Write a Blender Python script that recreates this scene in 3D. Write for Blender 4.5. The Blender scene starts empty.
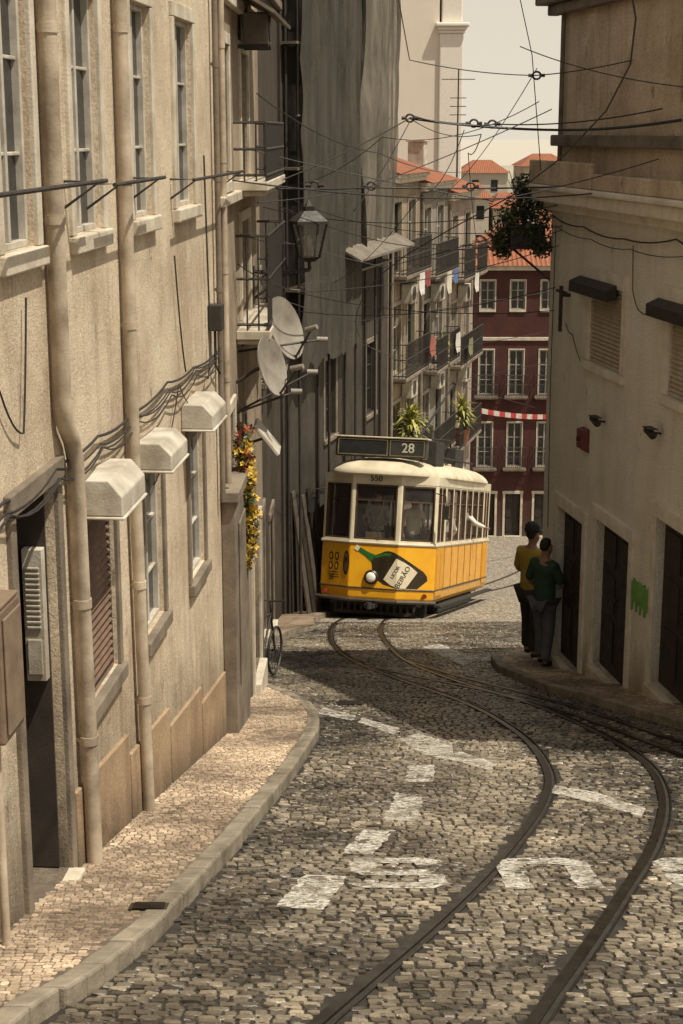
import bpy, bmesh, math, random
from mathutils import Vector, Matrix, noise
random.seed(11)
D = bpy.data
SC = bpy.context.scene
COL = SC.collection

# ------------------------------------------------------------------ terrain
def G(Y):
    if Y <= 42: return -.24*Y
    t = min(Y, 67)-42
    return -10.08-.24*t+.0019*t*t

# ------------------------------------------------------------------ materials
MATS = {}
def newmat(name):
    m = D.materials.new(name); m.use_nodes = True
    nt = m.node_tree; b = nt.nodes['Principled BSDF']
    return m, nt, nt.nodes, nt.links, b
def ramp(N, p0, p1, c0=(0,0,0,1), c1=(1,1,1,1)):
    r = N.new('ShaderNodeValToRGB'); e = r.color_ramp.elements
    e[0].position = p0; e[1].position = p1; e[0].color = c0; e[1].color = c1
    return r
def c4(c): return (c[0], c[1], c[2], 1)
def mixc(N, L, fac, a, b, mode='MIX'):
    m = N.new('ShaderNodeMix'); m.data_type = 'RGBA'; m.blend_type = mode
    for sock, val in ((m.inputs[0], fac), (m.inputs[6], a), (m.inputs[7], b)):
        if hasattr(val, 'is_linked'): L.new(val, sock)
        elif isinstance(val, (int, float)): sock.default_value = val
        else: sock.default_value = c4(val)
    return m.outputs[2]
def math_(N, L, op, a, b=0.0, clamp=False):
    m = N.new('ShaderNodeMath'); m.operation = op; m.use_clamp = clamp
    for sock, val in ((m.inputs[0], a), (m.inputs[1], b)):
        if hasattr(val, 'is_linked'): L.new(val, sock)
        else: sock.default_value = val
    return m.outputs[0]
def noise_(N, L, vec, scale, detail=6, rough=.6, sx=None):
    n = N.new('ShaderNodeTexNoise'); n.inputs['Scale'].default_value = scale
    n.inputs['Detail'].default_value = detail; n.inputs['Roughness'].default_value = rough
    if sx:
        mp = N.new('ShaderNodeMapping'); mp.inputs['Scale'].default_value = sx
        L.new(vec, mp.inputs['Vector']); vec = mp.outputs[0]
    L.new(vec, n.inputs['Vector']); return n.outputs[0]
def bump_(N, L, b, h, strength, dist):
    bp = N.new('ShaderNodeBump'); bp.inputs['Strength'].default_value = strength
    bp.inputs['Distance'].default_value = dist
    L.new(h, bp.inputs['Height']); L.new(bp.outputs[0], b.inputs['Normal'])

def simple(name, c, c2=None, scale=8, rough=.7, metal=0, bump=.15, bscale=60, bdist=.01, spec=None, coat=0):
    if name in MATS: return MATS[name]
    m, nt, N, L, b = newmat(name)
    tc = N.new('ShaderNodeTexCoord').outputs['Object']
    c2 = c2 or tuple(x*.6 for x in c)
    n = noise_(N, L, tc, scale)
    r = ramp(N, .35, .68, c4(c), c4(c2)); L.new(n, r.inputs[0]); L.new(r.outputs[0], b.inputs['Base Color'])
    rr = ramp(N, .3, .7, (rough*.8,)*3+(1,), (min(1, rough*1.2),)*3+(1,)); L.new(noise_(N, L, tc, scale*2.3), rr.inputs[0])
    L.new(rr.outputs[0], b.inputs['Roughness'])
    b.inputs['Metallic'].default_value = metal
    if spec is not None: b.inputs['Specular IOR Level'].default_value = spec
    if coat: b.inputs['Coat Weight'].default_value = coat; b.inputs['Coat Roughness'].default_value = .12
    if bump: bump_(N, L, b, noise_(N, L, tc, bscale), bump, bdist)
    MATS[name] = m; return m

def plaster(name, base, stain, k=0.0, grime=(.09, .07, .05), gh=1.5, amount=.7, bump=.5, patch=.35):
    if name in MATS: return MATS[name]
    m, nt, N, L, b = newmat(name)
    tc = N.new('ShaderNodeTexCoord').outputs['Object']
    blot = ramp(N, .42, .62); L.new(noise_(N, L, tc, .9, 10, .68), blot.inputs[0])
    stre = ramp(N, .50, .68); L.new(noise_(N, L, tc, 1.0, 9, .7, (3.5, 3.5, .45)), stre.inputs[0])
    sum_ = math_(N, L, 'ADD', math_(N, L, 'MULTIPLY', blot.outputs[0], .65), math_(N, L, 'MULTIPLY', stre.outputs[0], .6), True)
    col = mixc(N, L, math_(N, L, 'MULTIPLY', sum_, amount), base, stain)
    pr = ramp(N, .60, .63); L.new(noise_(N, L, tc, 1.7, 10, .7), pr.inputs[0])
    col = mixc(N, L, math_(N, L, 'MULTIPLY', pr.outputs[0], patch), col, tuple(min(.85, x*1.25+.03) for x in base))
    pr2 = ramp(N, .60, .635); L.new(noise_(N, L, tc, 2.6, 12, .75, (1.3, 1.3, .8)), pr2.inputs[0])
    col = mixc(N, L, math_(N, L, 'MULTIPLY', pr2.outputs[0], patch*1.5, True), col, tuple(x*.5 for x in stain))
    sep = N.new('ShaderNodeSeparateXYZ'); L.new(tc, sep.inputs[0])
    h = math_(N, L, 'SUBTRACT', sep.outputs[2], math_(N, L, 'MULTIPLY', sep.outputs[0], k))
    nz = noise_(N, L, tc, 2.2, 8, .7, (2, 2, .6))
    hh = math_(N, L, 'ADD', math_(N, L, 'DIVIDE', h, gh), math_(N, L, 'MULTIPLY', nz, 1.1))
    gr = ramp(N, .45, 1.0, (1, 1, 1, 1), (0, 0, 0, 1)); L.new(math_(N, L, 'MULTIPLY', hh, .7), gr.inputs[0])
    col = mixc(N, L, math_(N, L, 'MULTIPLY', gr.outputs[0], .85), col, grime)
    fine = ramp(N, .3, .7, (.66, .66, .66, 1), (1.2, 1.2, 1.2, 1)); L.new(noise_(N, L, tc, 45, 3, .8), fine.inputs[0])
    col = mixc(N, L, 1.0, col, fine.outputs[0], 'MULTIPLY')
    L.new(col, b.inputs['Base Color']); b.inputs['Roughness'].default_value = .92
    b.inputs['Specular IOR Level'].default_value = .15
    hsum = math_(N, L, 'ADD', noise_(N, L, tc, 70, 4, .8), math_(N, L, 'MULTIPLY', noise_(N, L, tc, 6, 8, .7), 1.6))
    bump_(N, L, b, hsum, bump, .016)
    MATS[name] = m; return m

def attr_stone(name, lo, hi, rough=.55, spec=.6, bmp=.5, low=.5):
    m, nt, N, L, b = newmat(name)
    tc = N.new('ShaderNodeTexCoord').outputs['Object']
    at = N.new('ShaderNodeAttribute'); at.attribute_name = 'tone'
    base = ramp(N, 0, 1, c4(lo), c4(hi)); L.new(at.outputs['Fac'], base.inputs[0])
    w = ramp(N, .40, .62, (low, low*.93, low*.85, 1), (1.35, 1.3, 1.2, 1)); L.new(noise_(N, L, tc, .8, 8, .65), w.inputs[0])
    col = mixc(N, L, 1.0, base.outputs[0], w.outputs[0], 'MULTIPLY')
    f = ramp(N, .3, .72, (.6, .6, .6, 1), (1.35, 1.35, 1.35, 1)); L.new(noise_(N, L, tc, 55, 5, .75), f.inputs[0])
    col = mixc(N, L, 1.0, col, f.outputs[0], 'MULTIPLY')
    L.new(col, b.inputs['Base Color'])
    rr = ramp(N, .3, .7, (rough-.14,)*3+(1,), (rough+.2,)*3+(1,)); L.new(noise_(N, L, tc, 12, 4), rr.inputs[0])
    L.new(rr.outputs[0], b.inputs['Roughness']); b.inputs['Specular IOR Level'].default_value = spec
    bump_(N, L, b, noise_(N, L, tc, 40, 6, .75), bmp, .010)
    return m

def cobble_far(name, c1, c2, scale=9, haze=False):
    m, nt, N, L, b = newmat(name)
    tc = N.new('ShaderNodeTexCoord').outputs['Object']
    v = N.new('ShaderNodeTexVoronoi'); v.feature = 'DISTANCE_TO_EDGE'; v.inputs['Scale'].default_value = scale; L.new(tc, v.inputs['Vector'])
    v2 = N.new('ShaderNodeTexVoronoi'); v2.inputs['Scale'].default_value = scale; L.new(tc, v2.inputs['Vector'])
    col = mixc(N, L, v2.outputs['Color'], c1, c2)
    jr = ramp(N, .02, .1); L.new(v.outputs[0], jr.inputs[0])
    col = mixc(N, L, jr.outputs[0], (.03, .025, .02), col)
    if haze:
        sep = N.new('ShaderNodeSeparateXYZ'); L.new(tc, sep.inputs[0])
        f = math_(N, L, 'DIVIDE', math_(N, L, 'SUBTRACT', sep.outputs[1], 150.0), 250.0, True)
        col = mixc(N, L, f, col, (.46, .42, .35))  # aerial haze painted into the base colour, growing with distance
    L.new(col, b.inputs['Base Color']); b.inputs['Roughness'].default_value = .7
    bump_(N, L, b, jr.outputs[0], .6, .02)
    return m

def tile_mat(name, c1, c2, ang=0):
    if name in MATS: return MATS[name]
    m, nt, N, L, b = newmat(name)
    tc = N.new('ShaderNodeTexCoord').outputs['Object']
    w = N.new('ShaderNodeTexWave'); w.inputs['Scale'].default_value = 1.6; w.inputs['Distortion'].default_value = .4
    w.bands_direction = 'X'; L.new(tc, w.inputs['Vector'])
    n = noise_(N, L, tc, 3, 8, .7)
    r = ramp(N, .3, .7, c4(c1), c4(c2)); L.new(n, r.inputs[0])
    col = mixc(N, L, math_(N, L, 'MULTIPLY', w.outputs['Fac'], .5), (.12, .04, .02), r.outputs[0])
    col = mixc(N, L, .6, r.outputs[0], col)
    L.new(col, b.inputs['Base Color']); b.inputs['Roughness'].default_value = .9
    bump_(N, L, b, w.outputs['Fac'], .8, .06)
    MATS[name] = m; return m

def paint_worn(name):
    m, nt, N, L, b = newmat(name)
    tc = N.new('ShaderNodeTexCoord').outputs['Object']
    n = ramp(N, .38, .56); L.new(noise_(N, L, tc, 30, 8, .75), n.inputs[0])
    n2 = ramp(N, .33, .52); L.new(noise_(N, L, tc, 5.0, 8, .7), n2.inputs[0])
    a = math_(N, L, 'MULTIPLY', math_(N, L, 'MULTIPLY', n.outputs[0], n2.outputs[0]), .95, True)
    L.new(a, b.inputs['Alpha'])
    cr = ramp(N, .3, .7, (.46, .42, .35, 1), (.78, .74, .65, 1)); L.new(noise_(N, L, tc, 14, 7), cr.inputs[0])
    L.new(cr.outputs[0], b.inputs['Base Color']); b.inputs['Roughness'].default_value = .6
    bump_(N, L, b, noise_(N, L, tc, 30, 6, .7), .5, .01)
    return m

def glassm(name, c, alpha, rough=.06):
    m, nt, N, L, b = newmat(name)
    tc = N.new('ShaderNodeTexCoord').outputs['Object']
    r = ramp(N, .3, .7, c4(c), c4(tuple(x*1.9+.01 for x in c))); L.new(noise_(N, L, tc, 2.5, 4), r.inputs[0])
    L.new(r.outputs[0], b.inputs['Base Color']); b.inputs['Roughness'].default_value = rough; b.inputs['Alpha'].default_value = alpha
    bump_(N, L, b, noise_(N, L, tc, 3, 2), .05, .02)
    return m

M_GLASS = glassm('window_glass', (.012, .013, .013), 1.0)
M_TGLASS = glassm('tram_glass', (.05, .05, .045), .22, .04)
M_STONE = simple('limestone', (.64, .57, .45), (.42, .35, .26), 4, .85, bump=.4)
M_STONED = simple('dark_limestone', (.25, .20, .145), (.12, .095, .07), 3, .85, bump=.5)
M_KERB = simple('kerb_stone', (.30, .25, .185), (.12, .10, .07), 3.2, .7, bump=.8, bscale=22)
M_WHITEW = simple('white_woodwork', (.56, .51, .43), (.34, .30, .24), 6, .6)
M_DARKW = simple('dark_woodwork', (.04, .03, .022), (.018, .014, .01), 5, .6)
M_GREENW = simple('green_woodwork', (.035, .05, .04), (.02, .028, .02), 5, .55)
M_IRON = simple('wrought_iron', (.022, .02, .018), (.05, .035, .025), 12, .6, bump=.1)
M_PIPE = simple('painted_pipe', (.56, .46, .34), (.26, .20, .14), 3.5, .7, bump=.3)
M_HOOD = simple('hood_metal', (.62, .57, .48), (.34, .29, .22), 3.5, .65, bump=.3)
M_RUBBER = simple('cable_rubber', (.02, .018, .016), (.04, .035, .03), 20, .6, bump=0)
M_STEEL = simple('rail_steel', (.11, .09, .07), (.055, .04, .03), 8, .33, .85, bump=.1)
M_DISH = simple('dish_metal', (.32, .29, .24), (.18, .15, .12), 5, .5)
M_TILE = tile_mat('roof_tiles', (.50, .19, .09), (.30, .10, .05))

# ------------------------------------------------------------------ mesh builder
class MB:
    def __init__(s): s.v = []; s.f = []; s.m = []
    def add(s, vs, fs, m=0):
        o = len(s.v); s.v += [tuple(v) for v in vs]
        for f in fs: s.f.append(tuple(i+o for i in f)); s.m.append(m)
    def box(s, x0, x1, y0, y1, z0, z1, m=0, mat=None):
        vs = [Vector((x, y, z)) for z in (z0, z1) for y in (y0, y1) for x in (x0, x1)]
        if mat is not None: vs = [mat @ v for v in vs]
        s.add(vs, [(0, 2, 3, 1), (4, 5, 7, 6), (0, 1, 5, 4), (2, 6, 7, 3), (0, 4, 6, 2), (1, 3, 7, 5)], m)
    def poly(s, vs, m=0): s.add(vs, [tuple(range(len(vs)))], m)
    def cyl(s, p0, p1, r0, r1=None, n=12, m=0):
        s.tube([p0, p1], [r0, r0 if r1 is None else r1], n, m)
    def tube(s, pts, r, n=8, m=0):
        pts = [Vector(p) for p in pts]; k = len(pts)
        rs = r if isinstance(r, (list, tuple)) else [r]*k
        rings = []; prev = None
        for i in range(k):
            t = (pts[min(i+1, k-1)]-pts[max(i-1, 0)]).normalized()
            if prev is None:
                a = Vector((0, 0, 1)) if abs(t.z) < .9 else Vector((1, 0, 0))
                u = t.cross(a).normalized()
            else:
                u = (prev-t*prev.dot(t)).normalized()
            prev = u; w = t.cross(u)
            rings.append([pts[i]+(u*math.cos(2*math.pi*j/n)+w*math.sin(2*math.pi*j/n))*rs[i] for j in range(n)])
        vs = [v for g in rings for v in g]; fs = []
        for i in range(k-1):
            for j in range(n):
                fs.append((i*n+j, i*n+(j+1) % n, (i+1)*n+(j+1) % n, (i+1)*n+j))
        fs.append(tuple(reversed(range(n)))); fs.append(tuple(range((k-1)*n, k*n)))
        s.add(vs, fs, m)
    def lathe(s, prof, n=16, m=0, mat=None):
        vs = []
        for r, z in prof:
            for j in range(n):
                v = Vector((r*math.cos(2*math.pi*j/n), r*math.sin(2*math.pi*j/n), z))
                vs.append(mat @ v if mat is not None else v)
        fs = []
        for i in range(len(prof)-1):
            for j in range(n): fs.append((i*n+j, i*n+(j+1) % n, (i+1)*n+(j+1) % n, (i+1)*n+j))
        fs.append(tuple(reversed(range(n)))); fs.append(tuple(range((len(prof)-1)*n, len(prof)*n)))
        s.add(vs, fs, m)
    def obj(s, name, mats, parent=None, smooth=False, bevel=0, label=None, loc=None, fixn=True):
        me = D.meshes.new(name); me.from_pydata(s.v, [], s.f)
        if not isinstance(mats, (list, tuple)): mats = [mats]
        for m in mats: me.materials.append(m)
        me.polygons.foreach_set('material_index', s.m)
        if fixn:
            bm = bmesh.new(); bm.from_mesh(me); bmesh.ops.recalc_face_normals(bm, faces=bm.faces); bm.to_mesh(me); bm.free()
        if smooth:
            me.polygons.foreach_set('use_smooth', [True]*len(me.polygons))
            try: me.set_sharp_from_angle(angle=math.radians(40))
            except Exception: pass
        o = D.objects.new(name, me); COL.objects.link(o)
        if loc is not None: o.location = loc
        if parent: o.parent = parent
        if bevel:
            b = o.modifiers.new('Bevel', 'BEVEL'); b.width = bevel; b.segments = 2; b.limit_method = 'ANGLE'
        if label: o['label'] = label
        return o

def thing(name, label, cat, loc=(0, 0, 0), rz=0, group=None, mat=None):
    e = D.objects.new(name, None); e.empty_display_size = .2; COL.objects.link(e)
    e.location = loc; e.rotation_euler = (0, 0, rz)
    if mat is not None: e.matrix_world = mat
    tag(e, label, cat, group); return e
def tag(o, label, cat, group=None):
    o['label'] = label; o['category'] = cat
    if group: o['group'] = group
    return o
def struct(o): o['kind'] = 'structure'; return o

# ------------------------------------------------------------------ facades
class Facade:
    def __init__(s, name, P0, P1, label, cat='house', group=None):
        s.P0 = Vector(P0); d = Vector(P1)-s.P0; s.len = d.length; s.d = d.normalized()
        s.z0 = G(s.P0.y); s.root = thing(name, label, cat, (P0[0], P0[1], s.z0), math.atan2(s.d.y, s.d.x), group)
    def wall(s, ztop, op, mat, x0=0, x1=None, depth=5, zb=None, reveal=.2, y=0, name='wall', deep={}):
        x1 = s.len if x1 is None else x1; z0 = s.z0
        zb = (min(G(s.P0.y+s.d.y*x0), G(s.P0.y+s.d.y*x1))-.6 if zb is None else zb)-z0
        zt = ztop-z0
        op = [(a, b, c-z0, d-z0) for a, b, c, d in op]
        xs = sorted(set([x0, x1]+[v for o in op for v in o[:2]])); zs = sorted(set([zb, zt]+[v for o in op for v in o[2:]]))
        mb = MB()
        for i in range(len(xs)-1):
            for j in range(len(zs)-1):
                cx = (xs[i]+xs[i+1])/2; cz = (zs[j]+zs[j+1])/2
                if any(o[0] < cx < o[1] and o[2] < cz < o[3] for o in op): continue
                mb.poly([(xs[i], y, zs[j]), (xs[i+1], y, zs[j]), (xs[i+1], y, zs[j+1]), (xs[i], y, zs[j+1])])
        for q, (a, b, c, d) in enumerate(op):
            r = y+deep.get(q, reveal)
            mb.poly([(a, y, c), (a, y, d), (a, r, d), (a, r, c)]); mb.poly([(b, y, c), (b, r, c), (b, r, d), (b, y, d)])
            mb.poly([(a, y, c), (a, r, c), (b, r, c), (b, y, c)]); mb.poly([(a, y, d), (b, y, d), (b, r, d), (a, r, d)])
        D_ = depth
        mb.poly([(x0, y, zb), (x0, y, zt), (x0, D_, zt), (x0, D_, zb)]); mb.poly([(x1, y, zb), (x1, D_, zb), (x1, D_, zt), (x1, y, zt)])
        mb.poly([(x0, y, zt), (x1, y, zt), (x1, D_, zt), (x0, D_, zt)]); mb.poly([(x0, D_, zb), (x0, D_, zt), (x1, D_, zt), (x1, D_, zb)])
        return mb.obj(name, mat, s.root, fixn=False)
    def window(s, a, b, c, d, fm=None, sur=None, sw=.1, nx=2, nz=3, y=0, rec=.10, sill=True, shutter=None, lintel=True, t=.05):
        z0 = s.z0; c -= z0; d -= z0; fm = fm or M_WHITEW; r = y+rec
        g = MB()
        if shutter:
            g.box(a, b, r, r+.03, c, d)
            n = int((d-c)/.05)
            for i in range(n):
                z = c+(i+.5)*(d-c)/n
                g.add([(a+.04, r-.004, z-.02), (b-.04, r-.004, z-.02), (b-.04, r-.03, z-.012), (a+.04, r-.03, z-.012), (a+.04, r-.004, z+.015), (b-.04, r-.004, z+.015)],
                      [(0, 1, 2, 3), (3, 2, 5, 4), (0, 3, 4), (1, 5, 2)])
            w = g.obj('window', shutter, s.root)
        else:
            g.box(a+.01, b-.01, r+.02, r+.03, c+.01, d-.01); w = g.obj('window', M_GLASS, s.root)
        f = MB()
        f.box(a, a+t, r-.02, r+.04, c, d); f.box(b-t, b, r-.02, r+.04, c, d)
        f.box(a+t, b-t, r-.02, r+.04, c, c+t); f.box(a+t, b-t, r-.02, r+.04, d-t, d)
        if not shutter:
            for i in range(1, nx):
                x = a+(b-a)*i/nx; f.box(x-t*.5, x+t*.5, r-.012, r+.035, c+t, d-t)
            for i in range(1, nz):
                z = c+(d-c)*i/nz; f.box(a+t, b-t, r-.005, r+.034, z-t*.26, z+t*.26)
        f.obj('frame', fm, w, bevel=.004)
        if sur:
            q = MB(); p = .025
            q.box(a-sw, a-.002, y-p, y+.03, c, d); q.box(b+.002, b+sw, y-p, y+.03, c, d)
            if lintel: q.box(a-sw, b+sw, y-p-.003, y+.03, d+.002, d+sw*1.2)
            q.obj('surround', sur, w, bevel=.006)
        if sill:
            q = MB(); q.box(a-sw, b+sw, y-.055, y+.05, c-.1, c-.002); q.obj('sill', sur or M_STONE, w, bevel=.01)
        return w
    def door(s, a, b, c, d, dm=None, sur=None, sw=.1, y=0, rec=.16, step=True):
        z0 = s.z0; c -= z0; d -= z0; r = y+rec; g = MB(); mid = (a+b)/2
        for x0, x1 in ((a+.01, mid-.004), (mid+.004, b-.01)):
            g.box(x0, x1, r, r+.04, c, d-.01); w = x1-x0
            for u0, u1 in ((.08, .36), (.42, .66), (.72, .94)):
                zz0 = c+(d-c)*u0; zz1 = c+(d-c)*u1
                g.box(x0+w*.16, x1-w*.16, r-.018, r-.001, zz0, zz1)
        w = g.obj('door', dm or M_DARKW, s.root, bevel=.006)
        h = MB(); h.cyl((mid+.05, r-.06, c+1.0), (mid+.05, r-.001, c+1.0), .022, .014, 10); h.obj('handle', M_IRON, w, True)
        if sur:
            q = MB(); p = .03
            q.box(a-sw, a-.002, y-p, y+.04, c-.3, d); q.box(b+.002, b+sw, y-p, y+.04, c-.3, d)
            q.box(a-sw-.02, b+sw+.02, y-p-.01, y+.04, d+.002, d+sw*1.3)
            q.obj('surround', sur, w, bevel=.008)
        if step:
            q = MB(); q.box(a-.02, b+.02, y-.09, y+rec, c-.45, c-.003); q.obj('step', M_STONE, w, bevel=.012)
        return w
    def balcony(s, a, b, deck, h=.9, out=.35, y=0, m=None):
        z = deck-s.z0; g = MB(); g.box(a, b, y-out, y-.002, z-.09, z)
        g.box(a+.05, b-.05, y-out+.05, y-.002, z-.14, z-.092)
        w = g.obj('balcony', m or M_STONE, s.root, bevel=.01)
        r = MB(); yy = y-out+.02
        for zz in (z+.06, z+h*.55, z+h):
            r.tube([(a+.02, y-.01, zz), (a+.02, yy, zz), (b-.02, yy, zz), (b-.02, y-.01, zz)], .015, 6)
        n = max(3, int((b-a)/.09))
        for i in range(n+1):
            x = a+.02+(b-a-.04)*i/n; r.cyl((x, yy, z), (x, yy, z+h), .009, n=5)
        m_ = max(2, int(out/.09))
        for i in range(1, m_):
            for x in (a+.02, b-.02): r.cyl((x, y-out*i/m_, z), (x, y-out*i/m_, z+h), .009, n=5)
        r.obj('railing', M_IRON, w)
        return w
    def pt(s, x, y, zw):
        n = Vector((-s.d.y, s.d.x)); p = s.P0+s.d*x+n*y
        return Vector((p.x, p.y, zw))

# ================================================================== GROUND
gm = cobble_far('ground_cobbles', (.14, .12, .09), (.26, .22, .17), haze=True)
mb = MB(); ys = [-40, -10, 0]+[i for i in range(5, 67, 2)]+[67, 75, 90, 140, 300, 900, 3000]
xs = [-2000, -300, -60, -20, -8, -4, 0, 4, 8, 12, 20, 60, 300, 2000]
for y in ys:
    for x in xs: mb.v.append((x, y, G(y)-.02))
for j in range(len(ys)-1):
    for i in range(len(xs)-1):
        a = j*len(xs)+i; mb.f.append((a, a+1, a+1+len(xs), a+len(xs))); mb.m.append(0)
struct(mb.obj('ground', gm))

def interp(tab, y):
    if y <= tab[0][0]: return tab[0][1]
    for (a, b), (c, d) in zip(tab, tab[1:]):
        if y <= c: return b+(d-b)*(y-a)/(c-a)
    return tab[-1][1]
CURL = [(3, -1.6), (5, -1.42), (6.03, -1.26), (6.5, -1.10), (7.3, -.92), (8.35, -.8), (9.4, -.66), (12.25, -.36), (14.2, -.22), (15.6, -.22), (16.65, -.36), (17.6, -.65), (18.4, -.93)]
CURR = [(3, 4.9), (9, 4.4), (13, 3.75), (15.05, 3.3), (16.92, 2.83), (18.4, 2.42), (20.55, 2.1), (22, 2.15), (23.2, 2.5)]
EX0, EY0, EK = 2.76, 21.3, .166
def wallL(y): return -2.215+.0807*y if y < 14 else (-1.085+(y-14)*.028 if y < 18.8 else (-1.4+(y-18.8)*.0164 if y < 31 else -1.15+.27*(y-31)))
def wallR(y): return EX0+(EY0-y)*EK if y < EY0 else 9

def rail_pts(P):
    out = []
    n = len(P)
    for i in range(n-1):
        p0 = P[max(i-1, 0)]; p1 = P[i]; p2 = P[i+1]; p3 = P[min(i+2, n-1)]
        for k in range(8):
            t = k/8
            f = lambda a, b, c, d: .5*((2*b)+(-a+c)*t+(2*a-5*b+4*c-d)*t*t+(-a+3*b-3*c+d)*t**3)
            out.append((f(p0[0], p1[0], p2[0], p3[0]), f(p0[1], p1[1], p2[1], p3[1])))
    out.append(P[-1]); return out
LR = rail_pts([(-.95, 3.6), (-.09, 6.03), (.52, 7.7), (1.07, 9.41), (1.52, 11.14), (1.72, 12.6), (1.72, 14.56), (1.42, 16.92), (.78, 19.4), (.20, 21.9), (-.10, 24.3), (-.2, 26.5), (-.18, 29), (.12, 31.7), (.9, 34.8), (2.4, 40.2), (4.3, 46), (6.2, 53)])
RR = rail_pts([(0, 3.6), (.81, 6.03), (1.14, 6.96), (1.54, 8.12), (2.06, 9.71), (2.44, 11.34), (2.6, 12.9), (2.5, 14.56), (2.13, 16.92), (1.45, 19.4), (.96, 21.9), (.78, 24.3), (.70, 26.5), (.73, 28.8), (.98, 31.4), (1.77, 34.5), (3.27, 40), (5.15, 45.8), (7.1, 52.8)])
B1 = rail_pts([(.35, 21.3), (.95, 19.9), (1.65, 18.4), (2.22, 16.92), (2.62, 15.27), (3.01, 13.19), (3.5, 10.8), (3.9, 8.8)])
B2 = rail_pts([(.9, 22.2), (1.5, 20), (2.1, 18.2), (2.60, 16.5), (2.95, 15.0), (3.35, 13.2), (3.8, 11)])
RAILS = [LR, RR, B1, B2]
RH = {}
for R in RAILS:
    for (x0, y0), (x1, y1) in zip(R, R[1:]):
        L_ = math.hypot(x1-x0, y1-y0); n = max(1, int(L_/.03))
        for i in range(n):
            x = x0+(x1-x0)*i/n; y = y0+(y1-y0)*i/n
            for a in (-1, 0, 1):
                for b in (-1, 0, 1): RH.setdefault((int(x/.08)+a, int(y/.08)+b), []).append((x, y))
def near_rail(x, y, d):
    for (a, b) in RH.get((int(x/.08), int(y/.08)), ()):
        if (a-x)**2+(b-y)**2 < d*d: return True
    return False

def stones(name, mat, y0, y1, xl, xr, row, wmin, wmax, zoff, inside, hgt=.016, jit=.010, g0=.006, tilt=.035, top=.87, wav=.14, hs=.0026):
    V = []; F = []; T = []
    y = y0
    while y < y1:
        ry = row*random.uniform(.86, 1.14)
        x = xl(y)-random.uniform(0, wmax)
        xe = xr(y)
        while x < xe:
            w = random.uniform(wmin, wmax); cx = x+w/2; cy = y+ry/2
            ox = .04*noise.noise((cx*.9, cy*.9, 3)); oy = .30*noise.noise((cx*.5, cy*.3, 0))+.012*noise.noise((cx*6, cy*6, 0))
            px = cx+ox; py = cy+oy
            x += w
            if not inside(px, py): continue
            hw = w/2-g0*random.uniform(.4, 1.5); hh = ry/2-g0*random.uniform(.4, 1.5)
            h = hgt+random.gauss(0, hs)+.004*noise.noise((px*1.3, py*1.3, 12)); tx = random.gauss(0, tilt); ty = random.gauss(0, tilt); rot = random.gauss(0, .05)+wav*noise.noise((px*.5, py*.5, 9))
            cr, sr = math.cos(rot), math.sin(rot); o = len(V)
            cut = random.uniform(.2, .36)
            ring = [(-1, -1+cut*1.2), (-1, 1-cut*1.2), (-1+cut, 1), (1-cut, 1), (1, 1-cut*1.2), (1, -1+cut*1.2), (1-cut, -1), (-1+cut, -1)]
            for lv in (0, 1):
                for (a, b) in ring:
                    sc_ = 1 if lv == 0 else top
                    u = a*hw*sc_+random.uniform(-1, 1)*jit*.3; v = b*hh*sc_+random.uniform(-1, 1)*jit*.3
                    X = px+u*cr-v*sr; Y = py+u*sr+v*cr
                    V.append((X, Y, G(Y)+zoff+(h*.15 if lv == 0 else h+u*tx+v*ty)))
            for k in range(8):
                F.append((o+k, o+8+k, o+8+(k+1) % 8, o+(k+1) % 8))
            F.append(tuple(o+15-k for k in range(8)))
            t = min(1, max(0, random.gauss(.40, .22)+.5*noise.noise((px*.5, py*.3, 5))))
            T += [t]*9
        y += ry
    me = D.meshes.new(name); me.from_pydata(V, [], F); me.materials.append(mat)
    at = me.attributes.new('tone', 'FLOAT', 'FACE'); at.data.foreach_set('value', T)
    bm = bmesh.new(); bm.from_mesh(me); bmesh.ops.recalc_face_normals(bm, faces=bm.faces); bm.to_mesh(me); bm.free()
    o = D.objects.new(name, me); COL.objects.link(o); return o

def sheet(name, mat, y0, y1, fl, fr, z, step=.5, skirt=None):
    mb = MB(); y = y0; rows = []
    while y < y1+.001:
        rows.append(y); y += step
    for y in rows:
        a, b = fl(y), fr(y)
        for i in range(5): mb.v.append((a+(b-a)*i/4, y, G(y)+z))
    for j in range(len(rows)-1):
        for i in range(4):
            a = j*5+i; mb.f.append((a, a+1, a+6, a+5)); mb.m.append(0)
    return struct(mb.obj(name, mat, fixn=False))

M_JOINT = simple('joint_dirt', (.038, .031, .023), (.016, .013, .01), 9, .95, bump=.6, bscale=90)
M_JOINTP = simple('pavement_joint_dirt', (.17, .13, .095), (.08, .062, .045), 9, .95, bump=.6, bscale=90)
M_ROAD = attr_stone('road_setts', (.05, .043, .034), (.38, .325, .25), .32, .9, low=.36)
M_PAVE = attr_stone('pavement_setts', (.27, .205, .15), (.68, .55, .42), .6, .4, .3, low=.5)
M_FARROAD = cobble_far('far_road_setts', (.22, .19, .145), (.46, .39, .30), 8)
sheet('road', M_JOINT, 2.6, 30, lambda y: -2.2, lambda y: 5.2, 0)
sheet('road', M_FARROAD, 30.002, 78, lambda y: -3, lambda y: 16, .003, .8)
inroad = lambda x, y: (interp(CURL, y)+.02 < x if y < 18.4 else x > wallL(y)-.1) and (x < interp(CURR, y)-.02 if y < 23.2 else x < 5) and not near_rail(x-.012, y, .075)
struct(stones('road_surface', M_ROAD, 3.6, 30.2, lambda y: -2, lambda y: 5, .062, .056, .104, 0, inroad, hgt=.012))
sheet('pavement', M_JOINTP, 2.6, 18.4, lambda y: wallL(y)-.3, lambda y: interp(CURL, y)-.06, .098, .2)
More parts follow.
